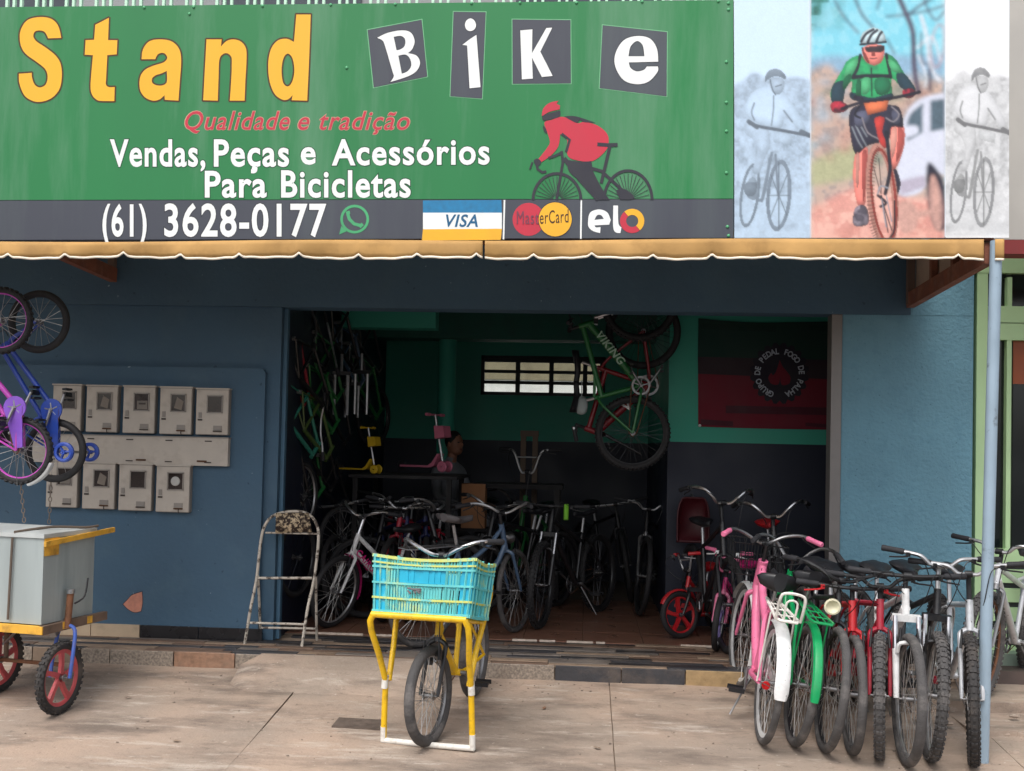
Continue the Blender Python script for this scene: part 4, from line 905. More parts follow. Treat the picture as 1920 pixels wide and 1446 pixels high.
# ================================================================ BICYCLES
_wc = {}
def wheel_meshes(R, tw, knob, rimm, nsp, tyrem, rimw=.011, mag=None, deep=.016, hubm=None, dsp=False):
    key = (dsp, R, tw, knob, rimm.name, nsp, tyrem.name, mag.name if mag else None, deep)
    if key in _wc: return _wc[key]
    n = 56; rc = R - tw
    ty = MB(); prof = [(rc + tw * math.cos(a), tw * math.sin(a)) for a in [R_(q) for q in range(-150, 151, 30)]]
    ty.lathe(prof + [prof[0]], n=n)
    if knob:
        kn = int(2 * math.pi * R / .034)
        for k in range(kn):
            a = 2 * math.pi * k / kn
            for s, off, rr in ((0, .5 if k % 2 else 0, 1.0), (-1, 0, .93), (1, 0, .93)):
                aa = a + off * 2 * math.pi / kn * 0
                if s == 0:
                    for sg_ in ((-1, 1) if k % 2 else (0,)):
                        c = Vector(((rc + tw * 1.03) * math.cos(aa), sg_ * tw * .3, (rc + tw * 1.03) * math.sin(aa)))
                        ty.box(c, (.009, tw * .5, .015), Matrix.Rotation(-aa, 3, 'Y'))
                else:
                    q = R_(52); c = Vector(((rc + tw * 1.02 * math.cos(q)) * math.cos(aa), s * tw * 1.02 * math.sin(q), (rc + tw * 1.02 * math.cos(q)) * math.sin(aa)))
                    ty.box(c, (.012, tw * .42, .017), Matrix.Rotation(-aa, 3, 'Y') @ Matrix.Rotation(s * -R_(-38), 3, 'Z'))
    tyre = ty.mesh('tyre', tyrem)
    ri = rc - tw * .55
    rim = MB().lathe([(ri, -rimw), (ri + .004, -rimw - .001), (ri, -rimw), (ri - deep * .7, -rimw * .8), (ri - deep, 0), (ri - deep * .7, rimw * .8), (ri, rimw), (ri + .002, 0), (ri, -rimw)], n=n).mesh('wheel', rimm)
    sp = MB(); hr = .022 if R > .2 else .016; hw = .032 if R > .2 else .022
    if mag:
        nn = 5
        for k in range(nn):
            a = 2 * math.pi * k / nn; pts = []
            for (r, da, w_) in ((hr, 0, .016), ((ri) * .5, .18, .013), (ri - .006, .28, .017)):
                pts.append((r, da, w_))
            L_ = []; R2 = []
            for (r, da, w_) in pts:
                L_.append((r * math.cos(a + da) - w_ * math.sin(a + da), r * math.sin(a + da) + w_ * math.cos(a + da))); R2.append((r * math.cos(a + da) + w_ * math.sin(a + da), r * math.sin(a + da) - w_ * math.cos(a + da)))
            sp.prism(R2 + L_[::-1], -.01, .01)
    else:
        for k in range(nsp):
            s = 1 if k % 2 else -1; a = 2 * math.pi * k / nsp; d = (R_(60) if (k // 2) % 2 else -R_(60))
            sp.tube([(hr * math.cos(a + d), s * hw * .8, hr * math.sin(a + d)), ((ri - deep * .6) * math.cos(a), s * .003, (ri - deep * .6) * math.sin(a))], .0017, 3)
    spk = sp.mesh('spokes', mag or M['dspoke' if dsp else 'spoke'], True)
    hub = MB().lathe([(.004, -.05), (.006, -.05), (.006, -hw), (hr, -hw), (hr, -hw + .004), (.014, -hw + .008), (.014, hw - .008), (hr, hw - .004), (hr, hw), (.006, hw), (.006, .05), (.004, .05)], n=12).mesh('hub', hubm or M['steel'])
    _wc[key] = (rim, tyre, spk, hub); return _wc[key]
def add_wheel(parent, mw, ms, disc=False):
    w_ = put('wheel', ms[0], parent, mw=mw)
    for nm, m_ in zip(('tyre', 'spokes', 'hub'), ms[1:]): put(nm, m_, w_)
    return w_
def saddle_mesh(L_=.27, W=.2, m=None, h=.06):
    vs = []; fs = []; ns = 12; nk = 10
    for i in range(ns + 1):
        t = i / ns; x = L_ * (t - .35)
        wd = W / 2 * (1 / (1 + math.exp((t - .38) * 11))) + .022 * (1 - max(0, t - .9) * 6) ; wd *= min(1, (t + .04) * 7)
        if t > .97: wd *= .6
        zt = .02 * (1 - t) ** 2 + .006 * math.cos(t * 6)
        for k in range(nk):
            q = 2 * math.pi * k / nk; y = wd * math.cos(q); z = math.sin(q)
            z = zt + (h * .28 * z if z > 0 else h * .75 * z * (.6 + .4 * (1 - t)))
            vs.append((x, y, z))
    for i in range(ns):
        for k in range(nk): fs.append((i * nk + k, i * nk + (k + 1) % nk, i * nk + nk + (k + 1) % nk, i * nk + nk + k))
    fs += [tuple(range(nk)), tuple(ns * nk + k for k in range(nk))]
    return MB().add(vs, fs).mesh('saddle', m or M['vinyl'], True, 60)
def fender(mb, c, r, a0, a1, w_=.03, n=16, th=.002):
    vs = []; fs = []; pr = [(-w_, -.014), (-w_ * .7, -.003), (0, 0), (w_ * .7, -.003), (w_, -.014)]; m_ = len(pr)
    for i in range(n + 1):
        a = R_(lerp(a0, a1, i / n)); e = 1 if 0 < i < n else .8
        for (y, dr) in pr: vs.append((c[0] + (r + dr) * math.cos(a), c[1] + y * e, c[2] + (r + dr) * math.sin(a)))
    for i in range(n):
        for k in range(m_ - 1): fs.append((i * m_ + k, i * m_ + k + 1, i * m_ + m_ + k + 1, i * m_ + m_ + k))
    return mb.add(vs, fs)

def bike(name, label, anchor, pos, heading, lean=0, group=None, cat='bicycle', mw=None, **o):
    """local frame: rear contact at the origin, +x forward, +z up; anchor 'rear'/'front' says which contact sits at pos."""
    g = lambda k, d=None: o.get(k, d)
    R = g('R', .335); tw = g('tw', .024); Lb = g('L', 1.04); s = g('s', R / .335 if R < .3 else 1)
    fm = g('frame', M['blackp']); km = g('fork', fm); steer = R_(g('steer', 0))
    base = Matrix.Translation(Vector(pos)) @ Matrix.Rotation(heading, 4, 'Z') @ Matrix.Rotation(R_(lean), 4, 'X')
    if g('pitch'): base = base @ Matrix.Rotation(g('pitch'), 4, 'Y')
    off = Matrix.Translation((-Lb if anchor == 'front' else (-Lb / 2 if anchor == 'mid' else 0), 0, 0))
    t = thing(name, label, cat, mw=mw @ off if mw is not None else base, group=group)
    X = off if mw is None else Matrix.Identity(4)
    def B(mb_): mb_.x = X; return mb_
    A = Vector((0, 0, R)); F = Vector((Lb, 0, R)); bb = Vector((g('cs', .425) * s, 0, R + g('bbd', -.05) * s))
    ax = Vector((-math.cos(R_(g('hta', 71))), 0, math.sin(R_(g('hta', 71)))))
    sus = g('sus'); fl_ = R + (.1 if sus else .05) * s
    HB = F + ax * fl_ + Vector((-.042 * s, 0, -.014 * s)); HT = HB + ax * g('ht', .14) * s
    sta = R_(g('sta', 72)); sd_ = Vector((-math.cos(sta), 0, math.sin(sta)))
    ST_ = bb + sd_ * g('stl', .43) * s; SP = bb + sd_ * (g('stl', .43) + g('post', .16)) * s
    r = g('tr', .0165) * (s ** .5); style = g('style', 'diamond')
    # frame
    f = B(MB()); f.tube([bb, ST_], r * .95, 10); f.tube([HB, HT], r * 1.25, 10)
    if style == 'diamond':
        f.tube([ST_ - sd_ * .02, HT - ax * .025], r, 10); f.tube([bb, HB + ax * .03], r * 1.15, 10)
    elif style == 'mtb':
        q = bb + sd_ * (g('stl', .43) - .07) * s; f.tube([q, HT - ax * .03], r * 1.05, 10); f.tube([bb, HB + ax * .04], r * 1.5, 12)
        f.tube([ST_, lerp(q, HT, .3)], r * .6, 8)
    elif style == 'step':
        q1 = bb + sd_ * .1 * s; q2 = bb + sd_ * .3 * s
        f.tube(smooth_path([q2, lerp(q2, HT, .35) + Vector((0, 0, -.05 * s)), lerp(q2, HT, .75) + Vector((0, 0, -.07 * s)), HT - ax * .03]), r, 10)
        f.tube(smooth_path([bb, lerp(bb, HB, .4) + Vector((0, 0, -.03 * s)), lerp(bb, HB, .8) + Vector((0, 0, -.02)), HB + ax * .03]), r * 1.15, 10)
    elif style == 'twin':                     # two parallel low tubes
        q1 = bb + sd_ * .16 * s
        f.tube([q1, HT - ax * .02], r * 1.2, 10); f.tube([bb, HB + ax * .02], r * 1.3, 10)
    for sg_ in (-1, 1):
        y = sg_ * .06 * (s ** .5)
        f.tube(smooth_path([bb + Vector((-.01, sg_ * .02, 0)), bb + Vector((-.1 * s, y * .8, 0)), A + Vector((0, y, 0))], 3), r * .6, 7)
        f.tube(smooth_path([ST_ - sd_ * .03 + Vector((0, sg_ * .012, 0)), lerp(ST_, A, .25) + Vector((0, y * .7, 0)), A + Vector((0, y, 0))], 3), r * .5, 7)
    f.lathe([(.0, -.034), (.02, -.034), (.02, .034), (0, .034)], X.inverted() @ (X @ bb), 'Y', 10)
    f.build('frame', fm, t)
    # steering transform
    Sx = X @ Matrix.Translation(HB) @ Matrix.Rotation(steer, 4, ax) @ Matrix.Translation(-HB)
    def Q(mb_): mb_.x = Sx; return mb_
    fk = Q(MB()); y0 = .052 * (s ** .5) * g('fw', 1)
    if sus:
        fk.box(HB - ax * .015, (.04, .15 * s, .035), Matrix.Rotation(0, 3, 'Y'))
        for sg_ in (-1, 1):
            a_ = HB - ax * .02 + Vector((.03, sg_ * y0 * 1.15, 0)); e_ = F + Vector((-.008, sg_ * y0 * 1.15, 0)); m_ = lerp(a_, e_, .38)
            fk.tube([m_, e_], [.019, .015], 9)
        pa = [lerp(HB - ax * .02, F, .4) + Vector((.045, sg_ * y0 * 1.1, -.0)) for sg_ in (-1, 1)]
        fk.tube(smooth_path([pa[0], pa[0] + Vector((.012, .012, .05)), pa[1] + Vector((.012, -.012, .05)), pa[1]], 4), .011, 7)
        fk.build('fork', km, t)
        for sg_ in (-1, 1):
            a_ = HB - ax * .02 + Vector((.03, sg_ * y0 * 1.15, 0)); e_ = F + Vector((-.008, sg_ * y0 * 1.15, 0)); Q(MB()).tube([a_ + ax * .02, lerp(a_, e_, .4)], .0125, 8).build('fork_stanchion', M['chrome'], t)
    else:
        fk.tube([HB + ax * .01, HB - ax * .025], .021 * (s ** .5), 10)
        cr = HB - ax * .025
        if g('unicrown', True):
            for sg_ in (-1, 1):
                fk.tube(smooth_path([cr + ax * .01 + Vector((0, sg_ * .008, 0)), cr + Vector((.002, sg_ * y0 * .9, -.012)), cr - ax * .05 + Vector((.004, sg_ * y0, 0)), lerp(cr, F, .6) + Vector((-.004, sg_ * y0, 0)), F + Vector((0, sg_ * y0, 0))], 4), [.014] * 5 + [.0135] * 4 + [.012] * 4 + [.011] * 3 + [.008], 8)
        fk.build('fork', km, t)
    # bars
    br = HT + ax * g('stemh', .07) * s; ext = g('ext', .05) * s
    bc = br + Vector((ext, 0, .01)); hb = g('bar', 'flat'); W = g('bw', .3) * (s ** .6)
    stm = Q(MB()); stm.tube([HT - ax * .01, br + ax * .012], .0135 if s > .8 else .011, 8); stm.tube([br, bc], .014 if s > .8 else .011, 8)
    stm.lathe([(0, -.02), (.019, -.02), (.019, .02), (0, .02)], bc, 'Y', 10); stm.build('stem', g('stemm', M['black']), t)
    if hb == 'flat': half = [(0, 0, 0), (0, .06, 0), (-.012, .2, .008), (-.03, W, .012)]
    elif hb == 'riser': half = [(0, 0, 0), (0, .05, 0), (0, .1, .04), (-.015, .17, .05), (-.04, W, .058)]
    elif hb == 'swan': half = [(0, 0, 0), (.01, .05, .0), (.04, .1, .05), (.02, .16, .095), (-.06, .23, .1), (-.19, .27, .07)]
    elif hb == 'cruise': half = [(0, 0, 0), (.03, .05, .01), (.03, .13, .05), (-.03, .22, .075), (-.16, .3, .055)]
    elif hb == 'bmx': half = [(0, 0, 0), (0, .06, 0), (.0, .13, .17), (-.03, .2, .2), (-.06, W, .2)]
    half = [Vector(p) * (s if hb != 'flat' else 1) if s < .9 else Vector(p) for p in half]
    full = [Vector((p.x, -p.y, p.z)) for p in half[::-1]] + half[1:]; pth = [bc + p for p in smooth_path(full, 4)]
    Q(MB()).tube(pth, .011 if s > .8 else .009, 8).build('handlebar', g('barm', M['alu']), t)
    if hb == 'bmx': Q(MB()).tube([bc + Vector((0, -.1 * s, .13 * s)), bc + Vector((0, .1 * s, .13 * s))], .007, 7).build('crossbar', g('barm', M['alu']), t)
    gl_ = .115 * (s ** .5)
    for sg_ in (-1, 1):
        e_ = Vector((half[-1].x, sg_ * half[-1].y, half[-1].z)); p_ = Vector((half[-2].x, sg_ * half[-2].y, half[-2].z)); d_ = (e_ - p_).normalized()
        rg = .0165 if s > .8 else .014
        Q(MB()).tube([bc + e_ - d_ * gl_, bc + e_ - d_ * gl_ * .9, bc + e_ - d_ * gl_ * .5, bc + e_, bc + e_ + d_ * .006], [rg * .9, rg * 1.05, rg * .96, rg * 1.05, rg * .8], 9).build('grip', g('grip', M['grip']), t)
        if g('brake', True):
            q = bc + e_ - d_ * (gl_ + .02); dn = Vector((.02, 0, -.022)); lv = Q(MB())
            lv.box(q + Vector((.012, 0, -.008)), (.03, .022, .022)); lv.tube([q + dn * .8, q + dn * 1.2 + d_ * .03, q + dn * 1.7 + d_ * .1], [.006, .005, .0045], 6)
            lv.build('brake_lever', g('leverm', M['black']), t)
            cb = Q(MB()); q0 = q + Vector((.02, 0, -.008)); mid = bc + Vector((.13 * s, sg_ * .1, .05 * s)); tgt = (HB + ax * .02 + Vector((.05, sg_ * .03, 0))) if sg_ > 0 else (HT + Vector((-.05, -sg_ * .018, -.05)))
            cb.tube(smooth_path([q0, lerp(q0, mid, .5) + Vector((.05, 0, .01)), mid + Vector((.02, 0, -.02)), lerp(mid, tgt, .5) + Vector((.04, 0, -.03)), tgt], 5), .0028, 5); cb.build('brake_cable', M['black'], t)
    # saddle
    B(MB()).tube([ST_ - sd_ * .06, SP - sd_ * .03 * s], .0125 if s > .8 else .011, 8).build('seat_post', g('postm', M['alu']), t)
    sm = saddle_mesh(g('sadl', .27) * (s ** .6), g('sadw', .17) * (s ** .6), g('saddle', M['vinyl']), g('sadh', .06)); put('saddle', sm, t, mw=X @ Matrix.Translation(SP + Vector((.01, 0, .015))))
    # wheels
    ms = wheel_meshes(R, tw, g('knob', False), g('rim', M['alu']), g('nsp', 32), g('tyre', M['rubber']), mag=g('mag'), deep=g('deep', .016), dsp=g('dsp', False))
    Rr = g('Rr', R)
    add_wheel(t, X @ Matrix.Translation((0, 0, R)), ms); None if g('nofront') else add_wheel(t, Sx @ Matrix.Translation(F), ms)
    # drivetrain
    ca = R_(g('crank', 35)); cl = .165 * (s ** .9)
    cr_ = B(MB()); rr = g('ringr', .085) * s
    if g('guard'):
        gd = B(MB()); gd.prism([(bb.x + (rr * 1.35) * math.cos(q), bb.z + rr * 1.35 * math.sin(q)) for q in [2 * math.pi * i / 22 for i in range(22)]], -.048, -.038)
        gd.prism([(bb.x, bb.z + rr * 1.3), (bb.x - g('cs', .425) * s * .95, bb.z + .06 * s), (bb.x - g('cs', .425) * s * .95, bb.z - .02 * s), (bb.x, bb.z - rr * .9)], -.05, -.04); gd.build('chain_guard', g('guard'), t)
    cr_.lathe([(rr * .78, -.043), (rr, -.043), (rr, -.047), (rr * .78, -.047), (rr * .78, -.043)], bb, 'Y', 26)
    for k in range(5):
        a = 2 * math.pi * k / 5; cr_.tube([bb + Vector((0, -.045, 0)), bb + Vector((rr * .85 * math.cos(a), -.045, rr * .85 * math.sin(a)))], .006, 5)
    cr_.lathe([(.0, -.055), (.012, -.055), (.012, .055), (0, .055)], bb, 'Y', 8)
    for sg_ in (-1, 1):
        d_ = Vector((math.cos(ca), 0, math.sin(ca))) * -sg_; e_ = bb + d_ * cl + Vector((0, sg_ * .075, 0)); cr_.tube([bb + Vector((0, sg_ * .055, 0)), e_], [.011, .008], 6)
        pd = B(MB()); pd.box(e_ + Vector((0, sg_ * .05, 0)), (.03, .085, .012))
        for q in (-.035, .035): pd.box(e_ + Vector((q, sg_ * .05, 0)), (.012, .09, .024))
        pd.build('pedal', g('pedal', M['black']), t)
    cr_.build('crank', g('crankm', M['steel']), t)
    ch = B(MB()); rc_ = .034 * s; ch.tube([bb + Vector((0, -.045, rr)), A + Vector((0, -.045, rc_)), A + Vector((-rc_, -.045, 0)), A + Vector((0, -.045, -rc_)), bb + Vector((0, -.045, -rr))], .004, 4); ch.build('chain', M['brass_rust'], t)
    # extras
    if g('ff'): fender(Q(MB()), F, R + .018, *g('ffa', (35, 215)), g('fwid', .03)).build('front_fender', g('ff'), t)
    if g('rf'):
        fender(B(MB()), A, R + .02, *g('rfa', (20, 190)), g('fwid', .03)).build('rear_fender', g('rf'), t)
        for sg_ in (-1, 1): B(MB()).tube([A + Vector((0, sg_ * .055, 0)), A + Vector((-(R + .01) * math.cos(R_(10)), sg_ * .028, (R + .01) * math.sin(R_(10))))], .0025, 5).build('fender_stay', M['steel'], t)
    if g('rack'):
        rk = B(MB()); zr_ = 2 * R + .07; x0, x1 = bb.x - .1, -.22
        rk.tube([Vector((x0, -.03, zr_)), Vector((x1 + .04, -.06, zr_)), Vector((x1, -.045, zr_ + .0)), Vector((x1 - .0, .045, zr_)), Vector((x1 + .04, .06, zr_)), Vector((x0, .03, zr_))], g('rackr', .006), 7)
        if g('rackup'):
            h_ = .15; rk.tube(smooth_path([Vector((x1 + .02, -.065, zr_)), Vector((x1 - .02, -.065, zr_ + h_ * .8)), Vector((x1 - .02, -.04, zr_ + h_)), Vector((x1 - .02, .04, zr_ + h_)), Vector((x1 - .02, .065, zr_ + h_ * .8)), Vector((x1 + .02, .065, zr_))], 4), .008, 7)
            rk.tube(smooth_path([Vector((x1, -.026, zr_)), Vector((x1 - .02, -.026, zr_ + h_ * .7)), Vector((x1 - .02, .026, zr_ + h_ * .7)), Vector((x1, .026, zr_))], 4), .006, 6)
        for q in (.25, .5, .75): rk.tube([Vector((lerp(x0, x1, q), -.05, zr_)), Vector((lerp(x0, x1, q), .05, zr_))], .004, 5)
        for y in (-.02, .02): rk.tube([Vector((x0, y, zr_)), Vector((x1, y, zr_))], .004, 5)
        for sg_ in (-1, 1): rk.tube([Vector((-.05, sg_ * .065, zr_)), A + Vector((0, sg_ * .07, 0))], .005, 6)
        rk.build('rear_rack', g('rack'), t)
    if g('vb', s > .8 and not g('drum')):
        for sg_ in (-1, 1):
            vb = Q(MB()); p_ = F + ax * (R - .045) + Vector((.035, sg_ * .05, -.02)); vb.tube([p_, p_ + ax * .1 + Vector((.0, sg_ * -.008, 0))], [.008, .005], 6); vb.box(p_ + ax * .035 + Vector((-.004, -sg_ * .014, 0)), (.05, .01, .012), Matrix.Rotation(R_(18), 3, 'Y'))
            vb.build('brake_arm', g('vbm', M['black']), t)
    if g('lamp'):
        lp = HB + ax * .06 + Vector((.1, g('lampy', 0), .02)); lm = Q(MB()); lm.lathe([(.0, -.05), (.02, -.045), (.035, -.02), (.045, .0), (.045, .01), (.036, .012), (.03, .004), (.012, -.01), (0, -.012)], lp, 'X', 18); lm.tube([lp + Vector((-.04, 0, 0)), HB + ax * .05], .006, 6); lm.build('head_lamp', g('lamp'), t)
    if g('stand', s > .8):
        B(MB()).tube([bb + Vector((-.03, .03, -.03)), Vector((bb.x - .1, .13, .02))], .006, 6).build('kickstand', M['steel'], t)
    if g('reflector'):
        B(MB()).lathe([(0, -.008), (.022, -.008), (.024, 0), (0, .006)], Vector((-.02 - R * .0, 0, 2 * R + .05)) if g('refpos') is None else Vector(g('refpos')), 'X', 10).build('reflector', mat('red_reflector', S(190, 20, 25), .2), t)
    if g('sleeve'): Q(MB()).tube([bc + Vector((.0, .12, .02)), bc + Vector((.03, .13, -.1))], .02, 9).build('cable_sleeve', g('sleeve'), t)
    if g('basket'):
        bk_ = Q(MB()); c = bc + Vector((.17, 0, -.02)); w2, d2, h2 = .17, .12, .2
        for z_, k in ((0, 1.0), (-h2 * .5, .92), (-h2, .82)):
            bk_.tube([c + Vector((-d2 * k, -w2 * k, z_)), c + Vector((d2 * k, -w2 * k, z_)), c + Vector((d2 * k, w2 * k, z_)), c + Vector((-d2 * k, w2 * k, z_))], .004, 5, closed=True)
        for i in range(9):
            q = -1 + 2 * i / 8
            for e in (-1, 1): bk_.tube([c + Vector((e * d2, q * w2, 0)), c + Vector((e * d2 * .82, q * w2 * .82, -h2))], .0022, 4)
            bk_.tube([c + Vector((-d2 * .82, q * w2 * .82, -h2)), c + Vector((d2 * .82, q * w2 * .82, -h2))], .0022, 4)
        for i in range(6):
            q = -1 + 2 * i / 5
            for e in (-1, 1): bk_.tube([c + Vector((q * d2, e * w2, 0)), c + Vector((q * d2 * .82, e * w2 * .82, -h2))], .0022, 4)
        bk_.build('basket', g('basket'), t)
    if g('training'):
        for sg_ in (-1, 1):
            tr_ = B(MB()); c = Vector((-.03, sg_ * .17, .062)); tr_.lathe([(.04, -.014), (.052, -.016), (.062, -.008), (.062, .008), (.052, .016), (.04, .014), (.04, -.014)], c, 'Y', 20); [tr_.tube([c, c + Vector((.045 * math.cos(q), 0, .045 * math.sin(q)))], .008, 6) for q in (.5, 2.6, 4.7)]; tr_.lathe([(.003, -.02), (.014, -.02), (.014, .02), (.003, .02)], c, 'Y', 8); o_ = tr_.build('training_wheel', g('training'), t)
            B(MB()).tube([A + Vector((0, sg_ * .05, 0)), A + Vector((-.01, sg_ * .11, 0)), c + Vector((0, -sg_ * .02, 0))], .008, 6).build('training_arm', g('trarm', M['steel']), t)
    if g('text'):
        tx, mt_, sz = g('text'); v, fc = glyph(tx, .02, .15); a_ = bb + (HB + ax * .03 - bb) * g('t0', .35); d_ = (HB + ax * .03 - bb).normalized(); nrm = Vector((-d_.z, 0, d_.x)); 
        if g('texttube') == 'rev': d_ = -d_; a_ = bb + (HB + ax * .03 - bb) * .85; nrm = -nrm
        for sd2 in (-1, 1):
            lt = B(MB()); yy = sd2 * (r * 1.6 + .002); wtot = max(p[0] for p in v)
            P = []
            for p in v:
                u = (p[0] if sd2 < 0 else wtot - p[0]) * sz; P.append(a_ + d_ * u + nrm * (p[1] - .34) * sz + Vector((0, yy, 0)))
            lt.add(P, fc); lt.build('frame_lettering', mt_, t, False)
    return t
# ================================================================ THINGS OUTSIDE
PA = math.atan(SLOPE); UPH, DNH = R_(90), R_(-90)
def rowbike(name, label, px, py, face, lean, dh=0, **o):
    p = atg(px, py); p.z = gz(p.y)
    h = (UPH if face == 'away' else DNH) + R_(dh)
    return bike(name, label, 'rear' if face == 'away' else 'front', p, h, lean if face == 'away' else -lean, 'bicycles parked in a row under the awning', pitch=-PA if face == 'away' else PA, **o)
# front row, from the doorway to the post
rowbike('city_bicycle', 'pink step-through bicycle with white fenders and white rear rack', 1425, 1390, 'away', 7.5, R=.33, L=1.02, style='step', frame=M['pink'], fork=M['pink'], bar='cruise', barm=M['steel'], grip=M['pink'], ff=M['white'], rf=M['white'], rfa=(70, 178), ffa=(30, 215), fwid=.038, sadh=.11, reflector=1, refpos=(-.06, .03, .33), rack=M['wpaint'], rackup=True, rackr=.009, sadw=.23, tyre=M['rubber_old'], rim=mat('whitewall_rim', S(205, 205, 205), .4, .3), deep=.03, tr=.025, guard=M['white'], basket=M['black'], ht=.2, stemh=.1, drum=True, tw=.02, steer=6, text=None, nsp=36)
rowbike('city_bicycle', 'green bicycle with green rear fender and rack beside the pink one', 1483, 1394, 'away', 8.5, R=.33, L=1.03, style='step', frame=M['green'], bar='swan', rf=M['green'], rfa=(60, 178), fwid=.026, rack=M['green'], rackr=.008, sadw=.22, tyre=M['rubber_old'], rim=M['blackp'], stl=.46, drum=True, steer=-8, barm=M['steel'], sadh=.1)
rowbike('city_bicycle', 'black bicycle with a round cream head lamp facing the street', 1540, 1405, 'street', 8, R=.335, L=1.04, style='diamond', frame=M['blackp'], bar='cruise', lamp=M['cream'], lampy=-.05, tyre=M['rubber_old'], rim=M['blackp'], barm=M['black'], steer=-2, nsp=36)
rowbike('mountain_bicycle', 'bright red bicycle with smooth tyres next to the lamp bicycle', 1592, 1411, 'street', 3, R=.315, L=1.0, style='diamond', frame=M['red'], bar='flat', leverm=M['red'], barm=M['black'], tyre=M['rubber_old'], tw=.024, steer=-5, rim=M['steel'])
rowbike('mountain_bicycle', 'crimson bicycle with knobby tyres between the red and the white ones', 1643, 1417, 'street', 3.5, R=.325, L=1.02, style='diamond', frame=M['maroon'], bar='riser', tyre=M['rubber_old'], tw=.026, knob=True, steer=-16, barm=M['black'], rim=M['alu'])
rowbike('mountain_bicycle', 'white bicycle with thick white suspension fork in the row', 1694, 1431, 'street', 3.0, R=.34, L=1.05, style='mtb', frame=M['white'], fork=M['white'], sus=True, bar='flat', tyre=M['rubber_old'], tw=.026, steer=-5, barm=M['black'], rim=M['alu'], deep=.026)
rowbike('mountain_bicycle', 'black and white mountain bicycle with lettered frame and knobby tyres', 1737, 1421, 'street', 6.5, R=.335, L=1.06, style='mtb', frame=M['blackp'], fork=M['blackp'], sus=True, bar='riser', barm=M['alu'], stemm=M['alu'], tyre=M['rubber_old'], tw=.028, knob=True, steer=-11, stemh=.13, rim=M['alu'], text=('SU', M['white'], .1), t0=.6)
rowbike('mountain_bicycle', 'silver bicycle with knobby tyres standing right against the awning post', 1821, 1430, 'street', .8, -8, R=.335, L=1.04, style='diamond', frame=M['silver'], fork=M['silver'], bar='riser', barm=M['alu'], tyre=M['rubber'], tw=.027, knob=True, steer=-10, stemh=.14, rim=M['steel'], pedal=M['maroon'], crank=5)
p9 = at(1838, 1222, -.82)
bike('mountain_bicycle', 'mountain bicycle behind the awning post with only its front half in view', 'front', (p9.x, -.82, .036), R_(-128), -3, 'bicycles parked in a row under the awning', R=.335, L=1.04, style='mtb', frame=M['silver'], fork=M['steel'], bar='riser', tyre=M['rubber_old'], tw=.027, knob=True, steer=0, rim=M['brass_rust'])

# yellow delivery bicycle
yf = atg(806, 1396); ydir = Vector((-.176, -.984, 0)); YL = .86; yh = math.atan2(ydir.y, ydir.x); YP = PA * .98
yb = bike('delivery_bicycle', 'yellow delivery bicycle with a large front carrier frame and stand', 'front', (yf.x, yf.y, gz(yf.y)), yh, 0, None, pitch=YP, R=.265, tw=.028, L=YL, s=1, style='diamond', frame=M['yellow'], fork=M['blackp'], bar='cruise', barm=M['chrome'], grip=M['grip'], stl=.33, post=.05, ht=.28, stemh=.17, tyre=M['rubber_old'], rim=M['steel'], deep=.018, cs=.4, steer=-7, bbd=.0, stand=False, nsp=36, vbm=M['black'])
# local x of the bike is measured from the front contact (anchor), so x=0 is the front wheel
def ybp(mb_, nm, m_): return mb_.build(nm, m_, yb)
for s_ in (-1, 1):
    ybp(MB().tube([(.04, s_ * .25, .02), (.035, s_ * .245, .2), (.03, s_ * .24, .34), (.1, s_ * .25, .5), (.16, s_ * .268, .64), (.18, s_ * .268, .70), (.18, s_ * .25, .735)], .017, 10), 'carrier_leg', M['yellow'])
    ybp(MB().tube([(.02, s_ * .225, .34), (-.08, s_ * .235, .5), (-.17, s_ * .25, .635), (-.2, s_ * .28, .78), (-.2, s_ * .285, .84)], .0155, 10), 'carrier_upright', M['yellow'])
    ybp(MB().tube([(.036, s_ * .245, .3), (.03, s_ * .24, .37)], .019, 10), 'white_sleeve', M['wpaint'])
    ybp(MB().tube([(.18, s_ * .25, .735), (-.17, s_ * .25, .64)], .011, 8), 'carrier_side', M['yellow'])
    ybp(MB().tube([(.04, s_ * .25, .01), (.04, s_ * .25, .09)], .017, 10), 'white_sleeve', M['wpaint'])
ybp(MB().tube([(.04, -.26, .016), (.043, 0, .014), (.04, .26, .016)], .016, 10), 'stand_foot', M['wpaint'])
ybp(MB().tube([(.18, -.26, .735), (.18, .26, .735)], .017, 10), 'carrier_front', M['yellow'])
ybp(MB().tube([(-.17, -.26, .64), (-.17, .26, .64)], .013, 10), 'carrier_back', M['yellow'])
for k in range(5): ybp(MB().tube([(.12 - k * .06, -.25, .719 - k * .0163), (.12 - k * .06, .25, .719 - k * .0163)], .006, 6), 'carrier_slat', M['yellow'])
ybp(MB().tube([(-.17, 0, .64), (-.21, 0, .58), (-.16, 0, .53)], .014, 8), 'carrier_strut', M['yellow'])

